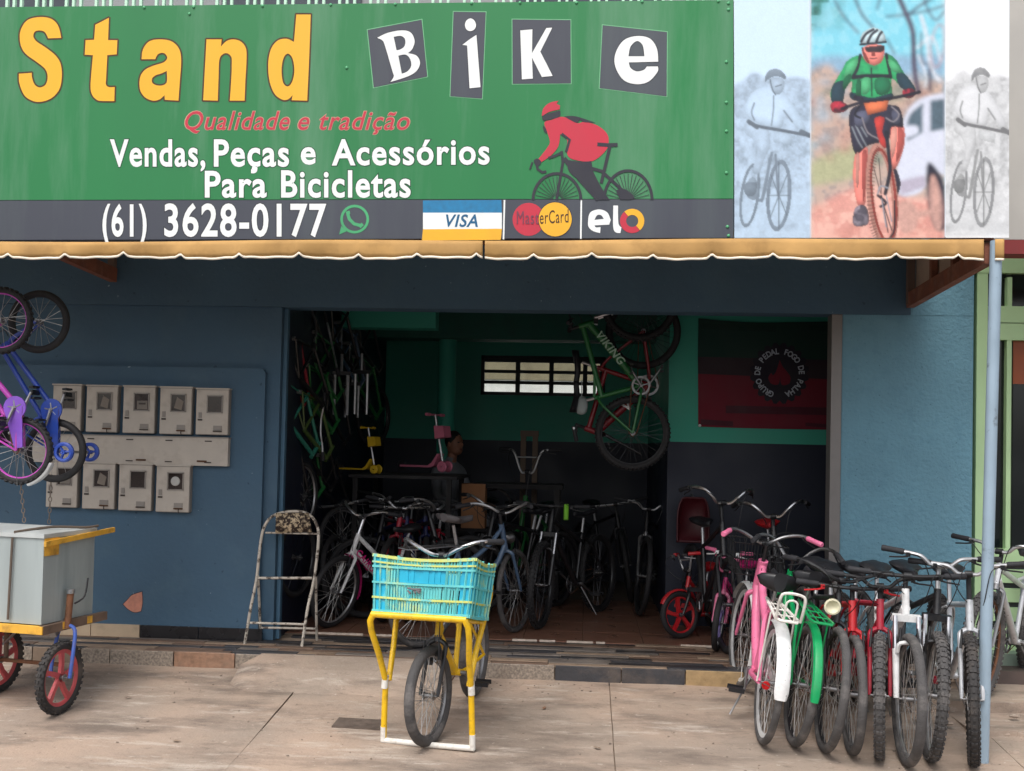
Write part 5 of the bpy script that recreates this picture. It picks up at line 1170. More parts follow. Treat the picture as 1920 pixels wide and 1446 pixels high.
# plastic crate on the carrier
CY1 = mat('cyan_plastic', S(28, 172, 205), .45, 0, .1, 8, dirt=S(150, 200, 180), dscale=7, damt=.6, lo=.55, hi=.65)
CY2 = mat('yellowed_cyan_plastic', S(96, 190, 190), .5, 0, .12, 10, dirt=S(190, 200, 120), dscale=9, damt=.7, lo=.54, hi=.66)
CY3 = mat('yellow_worn_plastic', S(200, 205, 110), .5, 0, .12, 10, dirt=S(90, 190, 195), dscale=10, damt=.9, lo=.5, hi=.62)
crm_ = yb.matrix_world @ Matrix.Translation((.005, .01, .703)) @ Matrix.Rotation(R_(-15.2), 4, 'Y') @ Matrix.Rotation(R_(-2), 4, 'Z')
cr = thing('plastic_crate', 'worn cyan plastic crate with yellowed ribs on the yellow carrier', 'crate', mw=crm_)
CW, CD, CH = .57, .36, .30
def cpt(u, v, h):                                 # u,v in -1..1, slight taper
    k = .93 + .07 * h; sag = .0
    return Vector((v * CD / 2 * k, u * CW / 2 * k, h * CH))
def cbar(mb_, a, b, w_, th):
    return beamseg(mb_, a, b, w_, th)
def cface(f, n, solid):
    panel = MB(); slats = MB()
    for i in range(n):
        u0, u1 = -1 + 2 * i / n, -1 + 2 * (i + .62) / n
        for (h0, h1) in ((.04, .24), (.27, .5), (.53, .78), (.81, .95)):
            um = (u0 + u1) / 2
            if solid(um, (h0 + h1) / 2): uu1 = -1 + 2 * (i + 1.02) / n
            else: uu1 = u1
            a, b, c, d = f(u0, h0), f(uu1, h0), f(uu1, h1), f(u0, h1)
            (panel if solid(um, (h0 + h1) / 2) else slats).add([a, b, c, d], [(0, 1, 2, 3)])
    for mb_, nm, m_ in ((panel, 'wall_panel', CY1), (slats, 'lattice', CY2)):
        o_ = mb_.build(nm, m_, cr, False); o_['kind'] = 'stuff'; md = o_.modifiers.new('s', 'SOLIDIFY'); md.thickness = .004
front = lambda u, h: cpt(u, .97, h); back = lambda u, h: cpt(u, -.97, h); lft = lambda v, h: cpt(-.98, v, h); rgt = lambda v, h: cpt(.98, v, h)
sf = lambda u, h: (abs(u) > .74) or (.5 < h < .8 and abs(u + .02) < .5)
cface(front, 34, sf); cface(back, 34, sf); cface(lft, 22, lambda u, h: abs(u) > .66); cface(rgt, 22, lambda u, h: abs(u) > .66)
for h, m_, tk in ((.015, CY2, .018), (.255, CY3, .011), (.515, CY2, .011), (.79, CY2, .011), (.87, CY3, .009), (.985, CY3, .016)):
    rb_ = MB(); c4 = [cpt(-1, -1, h), cpt(1, -1, h), cpt(1, 1, h), cpt(-1, 1, h)]
    sag = .018 if h > .9 else (.012 if h > .8 else .004)
    for i in range(4):
        a, b = c4[i], c4[(i + 1) % 4]; P = [lerp(a, b, q / 6) - Vector((0, 0, sag * math.sin(math.pi * q / 6))) for q in range(7)]
        for q in range(6): cbar(rb_, P[q], P[q + 1], .014, tk)
    rb_.build('rib', m_, cr, False)
for u in (-.97, -.86, -.72, -.5, .48, .72, .86, .97):
    for v in (-1.01, 1.01): cbar(MB(), cpt(u, v, .0), cpt(u, v, .99), .01, .008).build('upright_rib', CY2, cr, False)
for v in (-.9, -.62, -.3, .3, .62, .9):
    for u in (-1.01, 1.01): cbar(MB(), cpt(u, v, .0), cpt(u, v, .99), .008, .01).build('upright_rib', CY2, cr, False)
MB().add([cpt(-1, -1, .02), cpt(1, -1, .02), cpt(1, 1, .02), cpt(-1, 1, .02)], [(0, 1, 2, 3)]).build('bottom', CY1, cr, False)
kn = MB(); q_ = random.Random(4)
for k in range(7): kn.tube([front(-.18, .4) + Vector((.015 + q_.uniform(0, .01), q_.uniform(-.03, .03), q_.uniform(-.012, .012))), front(-.1, .4) + Vector((.02, q_.uniform(-.04, .04), q_.uniform(-.02, .012)))], .005, 6)
kn.build('tie_knot', mat('grey_rag', S(110, 105, 108), .9), cr)

# folding chair
CHM = mat('chipped_chair_paint', S(190, 182, 170), .6, .0, .15, 14, dirt=S(62, 48, 40), dscale=22, damt=.9, lo=.52, hi=.6)
chair = thing('folding_chair', 'old folding metal chair with peeling paint beside the doorway', 'chair', tuple(atz(520, 1205, STZ)))
chO = Vector(chair.location)
def cp(px, py, Y): return at(px, py, Y) - chO
def chb(pts, r, nm, n=9, k=4): return MB().tube(smooth_path([cp(*p) for p in pts], k), r, n).build(nm, CHM, chair)
zf_ = STZ + .003
def foot(px, py): p = atz(px, py, zf_); return p - chO
fl_, fr_ = foot(459, 1207), foot(566, 1212); rl_, rr_ = foot(489, 1198), foot(594, 1200)
loop = [fl_] + [cp(*p) for p in [(470, 1140, -.2), (481, 1085, -.17), (489, 1015, -.13), (497, 985, -.12), (514, 966, -.115), (548, 959, -.115), (578, 964, -.115), (594, 985, -.12), (597, 1015, -.13), (589, 1085, -.17), (577, 1140, -.2)]] + [fr_]
MB().tube(smooth_path(loop, 4), .0105, 9).build('front_leg_frame', CHM, chair)
MB().tube([cp(484, 1080, -.16), rl_], .0095, 8).build('rear_leg', CHM, chair); MB().tube([cp(592, 1082, -.16), rr_], .0095, 8).build('rear_leg', CHM, chair)
chb([(484, 1084, -.17), (585, 1084, -.17)], .0095, 'seat_rail'); chb([(498, 999, -.125), (596, 1001, -.125)], .007, 'back_rail'); chb([(469, 1168, -.21), (573, 1171, -.21)], .0085, 'stretcher'); chb([(491, 1177, -.12), (592, 1179, -.12)], .0085, 'stretcher')
bk_ = [cp(*p) for p in [(518, 962, -.118), (580, 962, -.118), (584, 998, -.128), (517, 1000, -.128)]]
md_ = MB().add(bk_, [(0, 1, 2, 3)]).build('backrest', mat('worn_vinyl', S(190, 170, 140), .7, 0, .3, 25, dirt=S(46, 32, 26), dscale=34, damt=1, lo=.44, hi=.52), chair); q_ = md_.modifiers.new('s', 'SOLIDIFY'); q_.thickness = .02; q_.offset = 0
MB().box(foot(506, 1190) + Vector((0, .02, .03)), (.06, .05, .06)).build('concrete_block', CONC, chair)

# electricity meter boxes
MGREY = mat('grey_meter_plastic', S(186, 178, 168), .5, 0, .06, 8, dirt=S(138, 124, 112), dscale=9, damt=.45)
MEDGE = mat('meter_case', S(140, 134, 128), .5, 0, .06, 8)
MWIN = mat('meter_window', S(46, 34, 30), .12, 0, .35, 5, spec=.6); MLAT = mat('meter_latch', S(60, 50, 46), .5)
PY = -.045
def meter(px0, py0, px1, py1, label, lat, extra=None):
    a, b = at(px0, py1, PY - .05), at(px1, py0, PY - .05); w_, h_ = b.x - a.x, b.z - a.z
    t = thing('meter_box', label, 'meter box', ((a.x + b.x) / 2, PY, a.z), group='electricity meter boxes on the blue wall')
    beveled2 = MB().prism([(-w_ / 2 + .006, 0), (w_ / 2 - .006, 0), (w_ / 2, .006), (w_ / 2, h_ - .006), (w_ / 2 - .006, h_), (-w_ / 2 + .006, h_), (-w_ / 2, h_ - .006), (-w_ / 2, .006)], -.045, 0); beveled2.build('case', MEDGE, t, False)
    MB().prism([(-w_ / 2 + .004, .005), (w_ / 2 - .004, .005), (w_ / 2 - .004, h_ - .012), (-w_ / 2 + .004, h_ - .012)], -.052, -.044).build('door', MGREY, t, False)
    MB().box((0, -.027, h_ - .003), (w_ + .008, .062, .01)).build('rain_lip', MGREY, t, False)
    wx, wz = w_ * .08, h_ * .66; ww, wh = w_ * .42, h_ * .36
    fr_m = MB()
    for (ax_, az, bw_, bh) in ((0, wh / 2, ww + .016, .008), (0, -wh / 2, ww + .016, .008), (ww / 2 + .004, 0, .008, wh), (-ww / 2 - .004, 0, .008, wh)): fr_m.box((wx + ax_, -.054, wz + az), (bw_, .008, bh))
    fr_m.build('window_frame', MEDGE, t, False)
    wo_ = MB().box((wx, -.0525, wz), (ww, .003, wh)).build('window', MWIN, t, False)
    if extra == 'body': MB().box((wx + .006, -.0545, wz - wh * .18), (ww * .75, .002, wh * .5)).build('meter_body', mat('meter_body', S(120, 112, 104), .4), wo_, False); MB().box((wx + .006, -.0558, wz - wh * .1), (ww * .5, .001, wh * .1)).build('counter', MLAT, wo_, False)
    if extra == 'pale': MB().prism([(wx - ww * .3, wz - wh * .3), (wx + ww * .25, wz - wh * .42), (wx + ww * .38, wz + wh * .1), (wx - ww * .1, wz + wh * .35)], -.0555, -.054).build('pane_reflection', mat('pane_reflection_tone', S(128, 118, 108), .6), wo_, False)  # pale polygon painted on the pane as a reflection
    if extra == 'dial': MB().lathe([(0, -.008), (.03, -.006), (.034, 0)], (wx, -.056, wz), 'Y', 18).build('dial', mat('dial_white', S(190, 190, 186), .4), wo_)
    MB().box((-w_ * .36, -.056, h_ * .32), (w_ * .13, .006, .012)).build('latch', MLAT, t, False)
    MB().box((-w_ * .36, -.054, h_ * .42), (w_ * .1, .004, h_ * .12)).build('latch_plate', MEDGE, t, False)
    MB().box((w_ * .18, -.057, h_ * .08), (w_ * .26, .01, .009)).build('lock_slot', MLAT if not lat else mat('rust_lock', S(82, 56, 40), .8), t, False)
    MB().box((w_ * .18, -.0535, h_ * .15), (w_ * .26, .004, h_ * .1)).build('lock_plate', MEDGE, t, False)
    if lat: MB().tube([(w_ * .2, -.06, h_ * .08), (w_ * .2, -.066, h_ * .03), (w_ * .22, -.064, -.004)], .0035, 5).build('seal_wire', MLAT, t)
ordn = ['first', 'second', 'third', 'fourth', 'fifth']
for i, (a, b, c, d) in enumerate([(97, 721, 154, 808), (160, 723, 222, 810), (229, 724, 292, 812), (298, 726, 361, 814), (366, 729, 430, 815)]):
    meter(a, b, c, d, ['grey meter box of the upper row, partly behind the blue wheel', 'grey upper meter box, second from the hanging bicycles, with rusty lock', 'grey meter box in the middle of the upper row', 'grey upper meter box, next to last before the doorway', 'grey upper meter box with brown window, nearest the doorway'][i], i in (1, 3), [None, 'pale', 'body', 'pale', None][i])
for i, (a, b, c, d) in enumerate([(85, 864, 147, 951), (153, 868, 217, 954), (221, 870, 286, 957), (291, 873, 357, 960)]):
    meter(a, b, c, d, ['grey lower meter box partly hidden by the hanging wheel', 'grey lower meter box beneath the left part of the long panel', 'grey lower meter box, second from the right, with brown window', 'grey lower meter box at the row end with a pale dial inside'][i], i in (1, 3), ['body', 'pale', None, 'dial'][i])
a, b = at(60, 866, PY - .05), at(428, 822, PY - .05)
tp = thing('meter_cabinet', 'long flat grey panel between the two rows of meter boxes', 'meter box', ((a.x + b.x) / 2, PY, a.z)); w_, h_ = b.x - a.x, b.z - a.z
MB().bbox((-w_ / 2, -.05, 0), (w_ / 2, 0, h_)).build('case', MGREY, tp, False); MB().box((0, -.027, h_ + .002), (w_ + .01, .06, .008)).build('rain_lip', MEDGE, tp, False)
for k in range(5):
    x = -w_ / 2 + w_ * (.1 + .2 * k)
    for z in (.12, .88): MB().box((x, -.052, h_ * z), (.05, .004, .008)).build('hinge', MLAT, tp, False)
for x in (.06, .37): MB().box((w_ * x, -.053, h_ * .16), (.07, .008, .012)).build('lock_slot', mat('rust_lock', S(82, 56, 40), .8), tp, False)

# ---------------------------------------------------------------- push cart with a sheet metal box
GALV = mat('galvanised_sheet', S(176, 186, 186), .42, .35, .1, 5, dirt=S(120, 135, 138), dscale=4, damt=.6, streak=True)
WOOD = mat('weathered_plank', S(112, 92, 78), .8, 0, .25, 10, bump=.4); CYEL = mat('faded_yellow_paint', S(222, 168, 60), .55, 0, .15, 9, dirt=S(90, 66, 50), dscale=10, damt=.7)
wc_ = atg(110, 1338); nc_ = at(77, 1172, -1.62); fc_ = at(173, 1150, -1.17); hz0 = nc_.z
ang = math.atan2(fc_.x - nc_.x, fc_.y - nc_.y)      # direction of the side face
cart = thing('push_cart', 'push cart with a grey sheet metal box on a yellow frame', 'cart', (nc_.x, nc_.y, gz(nc_.y)), -ang)
h0 = hz0 - gz(nc_.y); DEP = (Vector((fc_.x, fc_.y)) - Vector((nc_.x, nc_.y))).length; BH = at(77, 1010, -1.62).z - hz0; BW = .8
MB().prism([(-BW, 0), (0, 0), (.004, BH), (-BW, BH + .01)], 0, DEP, 'XZ').v
bx = MB(); bx.add([(-BW, 0, h0), (0, 0, h0), (0, DEP, h0), (-BW, DEP, h0), (-BW, .0, h0 + BH), (.0, .0, h0 + BH), (.0, DEP, h0 + BH), (-BW, DEP, h0 + BH)], [(0, 3, 2, 1), (0, 1, 5, 4), (1, 2, 6, 5), (2, 3, 7, 6), (3, 0, 4, 7), (4, 5, 6, 7)])
bx.build('box', GALV, cart, False)
ld = MB(); ld.add([(-BW, -.01, h0 + BH + .002), (.008, -.01, h0 + BH + .002), (.008, DEP + .01, h0 + BH + .002), (-BW, DEP + .01, h0 + BH + .002), (-BW, -.01, h0 + BH + .03), (.008, -.01, h0 + BH + .025), (.008, DEP + .01, h0 + BH + .03), (-.3, DEP * .5, h0 + BH + .05), (-BW, DEP + .01, h0 + BH + .035)], [(0, 1, 5, 4), (1, 2, 6, 5), (2, 3, 8, 6), (3, 0, 4, 8), (4, 5, 7), (5, 6, 7), (6, 8, 7), (8, 4, 7)])
ld.build('lid', mat('lid_sheet', S(200, 205, 204), .4, .3, .08, 5), cart, False)
beamseg(MB(), (.016, -.01, h0 + BH - .03), (.02, DEP + .16, h0 + BH + .01), .016, .03).build('push_handle', CYEL, cart, False)
MB().prism([(0.008, h0 + BH), (.0085, h0 + BH - .1), (.012, h0 + BH)], -.005, .12).build('corner_patch', CYEL, cart, False)
MB().add([(.009, -.004, h0 + BH - .085), (.009, -.004, h0 + BH), (.009, .16, h0 + BH - .005), (.009, .14, h0 + BH - .03)], [(0, 1, 2, 3)]).build('corner_patch', CYEL, cart, False)
MB().bbox((-BW - .05, -.03, h0 - .05), (.03, .005, h0 - .006)).build('frame_plank', CYEL, cart, False)
beamseg(MB(), (.015, -.02, h0 - .03), (.02, DEP + .1, h0 - .025), .03, .05).build('frame_plank', WOOD, cart, False)
MB().bbox((.003, DEP * .32, h0 - .046), (.034, DEP * .45, h0 - .004)).build('paint_patch', CYEL, cart, False); MB().bbox((.003, DEP * .8, h0 - .046), (.036, DEP * .9, h0 - .004)).build('paint_patch', CYEL, cart, False)
MB().bbox((-BW, .0, h0 - .04), (-.01, DEP, h0 - .012)).build('deck', WOOD, cart, False)
inv = cart.matrix_world.inverted() if False else (Matrix.Translation(cart.location) @ Matrix.Rotation(-ang, 4, 'Z')).inverted()
RW = .205
cms = wheel_meshes(RW, .03, True, M['red'], 0, M['rubber'], mag=mat('faded_red_mag', S(192, 84, 88), .5, 0, .12, 12, dirt=S(110, 80, 78), dscale=9), deep=.04)
rimr = MATS['faded_red_mag']
cms = wheel_meshes(RW, .023, True, rimr, 0, M['rubber'], mag=rimr, deep=.028)
wpos = Vector((wc_.x, wc_.y, gz(wc_.y) + RW)); wl = inv @ Matrix.Translation(wpos) @ Matrix.Rotation(R_(83), 4, 'Z')
add_wheel(cart, wl, cms)
BLF = mat('blue_fork_paint', S(62, 92, 170), .45, 0, .1, 10, dirt=S(120, 100, 90), dscale=16)
c0 = inv @ wpos
lat = (wl.to_3x3() @ Vector((0, 1, 0)))
fk_ = MB(); topf = c0 + Vector((0, .05, RW + .09))
for s_ in (-1, 1): fk_.tube(smooth_path([topf, topf + lat * s_ * .05 + Vector((0, 0, -.03)), c0 + lat * s_ * .062 + Vector((0, .02, .12)), c0 + lat * s_ * .062], 4), .011, 8)
fk_.build('fork', BLF, cart); MB().tube([topf + Vector((0, 0, -.02)), topf + Vector((0, .02, .19))], .02, 10).build('steering_tube', M['brass_rust'], cart)
MB().tube([topf + Vector((0, .02, .18)), topf + Vector((0, .02, .205))], .024, 10).build('steering_cap', M['chrome'], cart)
MB().tube(smooth_path([topf + Vector((.02, .03, .12)), topf + Vector((.05, .08, .16)), topf + Vector((.04, .12, .26))], 4), .006, 6).build('brake_lever', M['black'], cart)
beamseg(MB(), tuple(topf + Vector((-.06, .03, .02))), (.0, .1, h0 - .07), .04, .04).build('fork_bracket', M['steel'], cart, False)
w2 = atg(2, 1300); wl2 = inv @ Matrix.Translation((w2.x - .03, w2.y, gz(w2.y) + RW)) @ Matrix.Rotation(R_(78), 4, 'Z'); add_wheel(cart, wl2, cms)
c2 = inv @ Vector((w2.x - .03, w2.y, gz(w2.y) + RW)); MB().tube([c2 + Vector((.06, 0, 0)), c2 + Vector((.06, .0, h0 - .3))], .014, 8).build('axle_strut', WOOD, cart)
MB().tube([c2, c0 + Vector((-.08, .1, .05))], .012, 8).build('axle', M['brass_rust'], cart)
MB().tube([(-.2, .05, h0 - .05), tuple(c2 + Vector((.05, 0, .1)))], .008, 6).build('brace', M['steel'], cart)
MB().tube(smooth_path([(-.19, -.012, h0 + BH + .03), (-.1, DEP * .4, h0 + BH + .05), (.0, DEP * .8, h0 + BH + .04), (.02, DEP * 1.0, h0 + BH + .045)], 4), .008, 6).build('rope', mat('old_rope', S(96, 84, 74), .9), cart)
MB().tube([(-.2, -.014, h0 + BH - .0), (-.21, -.016, h0 + .02)], .007, 6).build('strap', mat('old_rope', S(96, 84, 74), .9), cart)

# ---------------------------------------------------------------- children's bicycles hung up at the left, nose up
def nose_up(px, py, Y, R, tilt=0):                     # rear axle at the pixel; wheels turned to +X
    p = at(px, py, Y); m = Matrix(((0, 0, -1, 0), (0, 1, 0, 0), (1, 0, 0, 0), (0, 0, 0, 1)))
    return Matrix.Translation(p) @ Matrix.Rotation(R_(tilt), 4, 'Y') @ m @ Matrix.Translation((0, 0, -R))
HG = 'children\'s bicycles hung nose up beside the meter boxes'
bike('child_bicycle', 'purple child bicycle hung nose up with pink rims and purple chain guard', 'rear', (0, 0, 0), 0, mw=nose_up(38, 845, -1.2, .205, -11), group=HG, R=.205, tw=.019, L=.81, style='twin', frame=M['magenta'], fork=M['magenta'], rim=M['magenta'], tyre=M['rubber_dark'], nsp=20, guard=M['purple'], bar='bmx', grip=M['purple'], rf=M['white'], rfa=(185, 240), knob=True, deep=.014, crank=150)
bike('child_bicycle', 'blue child bicycle hung nose up behind the purple one', 'rear', (0, 0, 0), 0, mw=nose_up(104, 845, -1.02, .2, -9.5), group=HG, R=.2, tw=.022, L=.82, style='twin', frame=M['blue'], fork=M['blue'], rim=M['blackp'], tyre=M['rubber_dark'], nsp=20, guard=M['blue'], bar='bmx', grip=M['blue'], training=M['blue'], deep=.012, crank=160)
# chains hanging below them
CHN = mat('chain_steel', S(130, 118, 108), .5, .8, .15, 20)
def chain(px0, py0, px1, py1, Y, label):
    a, b = at(px0, py0, Y), at(px1, py1, Y); t = thing('hanging_chain', label, 'chain', tuple(b)); n = 9
    lk = MB().tube([(.009 * math.cos(q), 0, .016 * math.sin(q)) for q in [2 * math.pi * i / 10 for i in range(10)]], .0032, 5, closed=True).mesh('link', CHN)
    d = a - b
    for i in range(n): put('link', lk, t, mw=Matrix.Translation(d * (i / (n - 1))) @ Matrix.Rotation(R_(90 * (i % 2) + 20), 4, 'Z'))
chain(39, 905, 45, 975, -1.2, 'steel chain hanging from the purple bicycle down to the cart lid'); chain(96, 895, 92, 978, -1.02, 'rusty chain hanging beside the lower meter box')
# ================================================================ THINGS INSIDE THE SHOP
FZ = STZ + .004
IG = 'bicycles standing inside the shop'
# flag on the green wall
FY = CY - .012
flg = thing('club_flag', 'green and red club flag with a round white lettered badge on the shop wall', 'flag')
F1 = mat('flag_green', S(12, 52, 44), .7, 0, .1, 3); F2 = mat('flag_red', S(108, 16, 38), .7, 0, .1, 3); F3 = mat('flag_dark', S(30, 26, 40), .7); F4 = mat('flag_text', S(176, 184, 196), .6); F5 = mat('flag_dim', S(70, 16, 34), .7); F6 = mat('flag_dimg', S(10, 46, 38), .7)
F7 = mat('flag_mid', S(48, 34, 42), .7)
zp = lambda x, y: (1300 + x / 6.571, 590 + y / 6.571)
Flat(FY, zp).poly([(62, 45, 1), (400, 78), (900, 100), (1750, 82, 1), (1750, 560, 1), (55, 520, 1)]).build('green_half', F1, flg)
Flat(FY, zp).poly([(55, 520, 1), (1750, 560, 1), (1748, 800, 1), (58, 730, 1)]).build('dark_band', F7, flg)
Flat(FY, zp).poly([(58, 730, 1), (1748, 800, 1), (1740, 1420, 1), (1100, 1410), (500, 1395), (60, 1380, 1)]).build('red_half', F2, flg)
gr = []
for i in range(60):
    r_ = 380 if (i % 3) else 335; a = 2 * math.pi * i / 60; gr.append((1062 + r_ * .96 * math.cos(a), 725 + r_ * math.sin(a), 1))
bd = Flat(FY - .002, zp).poly(gr).build('badge_gear', F3, flg)
Flat(FY - .004, zp).poly([(1065, 560, 1), (1100, 640), (1150, 700), (1195, 770), (1180, 850), (1090, 865), (1070, 760, 1), (1045, 860), (960, 850), (925, 780), (960, 720), (980, 750), (1020, 700)]).build('badge_flame', F2, bd)
word = 'GRUPO DE PEDAL FOGO DE PALHA'; fb = Flat(FY - .004); n_ = len(word)
for i, ch_ in enumerate(word):
    if ch_ == ' ': continue
    a = R_(lerp(112, 428, i / (n_ - 1)))              # clockwise from lower left, image angles
    v, fc = glyph(ch_, .03); a0 = min(p[0] for p in v); a1 = max(p[0] for p in v); o = len(fb.v)
    for p in v:
        u = ((p[0] - (a0 + a1) / 2) * 84); h = 240 + p[1] * 98
        x = 1062 + h * math.cos(a) - u * math.sin(a); y = 725 + h * math.sin(a) + u * math.cos(a); fb.v.append(tuple(at(*zp(x, y), FY - .004)))
    fb.f += [tuple(k + o for k in q) for q in fc]
fb.build('badge_lettering', F4, bd)
for (x0, x1, y0, y1, m_) in ((90, 1020, 110, 205, F6), (1420, 1740, 120, 215, F6)):
    Flat(FY - .002, zp).poly([(x0, y0, 1), (x1, y0 + 20, 1), (x1, y1 + 10, 1), (x0, y1 - 30, 1)]).build('faded_line', m_, flg)
for (x0, x1, y0, y1) in ((400, 1660, 1120, 1240), (90, 490, 1290, 1380), (1380, 1730, 1330, 1400)):
    Flat(FY - .002, zp).poly([(x0, y0, 1), (x1, y0 + 25, 1), (x1, y1, 1), (x0, y1 - 25, 1)]).build('faded_line', F5, flg)
put('pin', MB().ellip((0, 0, 0), (.012, .006, .012), 8, 5).mesh('pin', M['white']), flg, loc=at(1312, 798, FY))

def fb_(px, py): p = atz(px, py, FZ); return (p.x, p.y, FZ)
# near bicycles just inside the doorway
bike('child_bicycle', 'white bicycle with pink front fender standing behind the folding chair', 'front', (-1.9, .55, FZ), R_(-132), -4, IG, R=.28, tw=.022, L=.9, s=.86, style='twin', frame=M['white'], fork=M['white'], ff=M['hotpink'], ffa=(105, 200), bar='cruise', stemm=M['chrome'], barm=M['chrome'], steer=18, ht=.17, stemh=.16, tyre=M['rubber_dark'], rim=M['alu'], text=('CAIRU', M['hotpink'], .075), t0=.5)
bike('city_bicycle', 'worn slate blue bicycle standing behind the cyan crate', 'rear', (-1.12, -.12, FZ), math.atan2(.70, .56), 4, IG, R=.315, tw=.02, L=.96, style='step', frame=M['navyblue'], fork=M['navyblue'], bar='cruise', lamp=M['steel'], tyre=M['rubber_old'], rim=M['steel'], stl=.44, post=.2, sadw=.22, sadl=.29, ht=.2, nsp=36, steer=20, rack=M['steel'], saddle=mat('grey_saddle', S(88, 84, 86), .7))
bike('mountain_bicycle', 'black mountain bicycle with lime cable sleeve right of the slate blue one', 'front', (-.32, .85, FZ), R_(-116), 3, IG, R=.335, tw=.026, L=1.05, style='mtb', sus=True, tyre=M['rubber_dark'], rim=M['blackp'], dsp=True, barm=M['black'], knob=True, steer=14, sleeve=mat('lime_sleeve', S(120, 190, 50), .6))
bike('child_bicycle', 'small red child bicycle with red spoked wheel and stabilisers by the doorway', 'front', fb_(1276, 1197), R_(-122), 0, IG, R=.175, tw=.022, L=.6, s=.6, style='twin', frame=M['red'], fork=M['blackp'], mag=M['red'], rim=M['red'], deep=.02, tyre=M['rubber_dark'], bar='bmx', grip=M['red'], training=M['red'], trarm=M['red'], guard=M['red'], saddle=M['red'], steer=-26, ht=.16, pedal=M['red'], leverm=M['steel'], ff=M['red'], ffa=(30, 150), fwid=.02)
bike('child_bicycle', 'pink and purple child bicycle with lilac stabilisers behind the pink city bicycle', 'front', (.95, .14, FZ), R_(-120), 0, IG, R=.2, tw=.022, L=.72, s=.68, style='twin', frame=M['hotpink'], fork=M['pink'], mag=mat('lilac_mag', S(165, 150, 215), .5), rim=M['white'], tyre=M['rubber_dark'], bar='bmx', grip=M['pink'], leverm=M['white'], training=mat('lilac_plastic', S(175, 165, 220), .5), trarm=M['white'], guard=M['purple'], steer=16, saddle=M['hotpink'], barm=M['pink'])
# dim bicycles further in
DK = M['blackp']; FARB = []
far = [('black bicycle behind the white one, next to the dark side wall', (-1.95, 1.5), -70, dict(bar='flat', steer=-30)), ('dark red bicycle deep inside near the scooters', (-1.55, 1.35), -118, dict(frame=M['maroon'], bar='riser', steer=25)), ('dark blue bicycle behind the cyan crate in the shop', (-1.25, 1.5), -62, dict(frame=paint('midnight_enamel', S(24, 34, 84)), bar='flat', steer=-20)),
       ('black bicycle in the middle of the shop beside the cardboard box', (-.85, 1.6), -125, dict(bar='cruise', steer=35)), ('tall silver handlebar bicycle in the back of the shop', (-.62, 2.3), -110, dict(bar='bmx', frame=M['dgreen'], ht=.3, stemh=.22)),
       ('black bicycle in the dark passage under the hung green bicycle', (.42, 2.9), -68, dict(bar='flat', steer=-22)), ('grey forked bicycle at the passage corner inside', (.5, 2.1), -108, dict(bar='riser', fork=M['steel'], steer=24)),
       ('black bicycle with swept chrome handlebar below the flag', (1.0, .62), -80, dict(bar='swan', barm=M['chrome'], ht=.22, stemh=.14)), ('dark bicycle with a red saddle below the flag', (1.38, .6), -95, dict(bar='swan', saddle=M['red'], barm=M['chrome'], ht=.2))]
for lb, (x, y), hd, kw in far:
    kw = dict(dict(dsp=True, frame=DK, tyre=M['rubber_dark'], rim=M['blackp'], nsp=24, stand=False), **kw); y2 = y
    pos_ = (x, y - .45, FZ)
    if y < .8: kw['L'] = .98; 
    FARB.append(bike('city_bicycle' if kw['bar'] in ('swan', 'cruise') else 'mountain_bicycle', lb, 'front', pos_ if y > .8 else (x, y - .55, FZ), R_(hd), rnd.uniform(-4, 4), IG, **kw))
# bicycles hung from the ceiling
HK = 'bicycles hung from the shop ceiling'
g1 = bike('mountain_bicycle', 'green mountain bicycle with pale frame lettering hung nose up from the ceiling', 'rear', (0, 0, 0), 0, mw=nose_up(1186, 812, .95, .295, 2), group=HK, dsp=True, R=.295, tw=.027, L=1.02, style='mtb', frame=M['dgreen'], fork=M['blackp'], sus=True, rim=M['blackp'], tyre=M['rubber_dark'], bar='flat', text=('VIKING', mat('pale_decal', S(170, 200, 178), .5), .088), t0=.3, texttube='rev', stand=False, knob=True, tr=.021)
p_ = at(1206, 622, 1.05); m_ = Matrix(((0, 0, -1, 0), (0, -1, 0, 0), (-1, 0, 0, 0), (0, 0, 0, 1)))
bike('mountain_bicycle', 'red mountain bicycle hung nose down behind the green one', 'rear', (0, 0, 0), 0, mw=Matrix.Translation(p_) @ m_ @ Matrix.Translation((0, 0, -.3)), group=HK, dsp=True, R=.3, tw=.027, L=.98, style='mtb', frame=paint('dark_red_enamel', S(130, 16, 30)), fork=M['blackp'], rim=M['blackp'], tyre=M['rubber_dark'], bar='flat', stand=False, tr=.02, bw=.2, brake=False, nofront=True, text=('V', M['white'], .12))
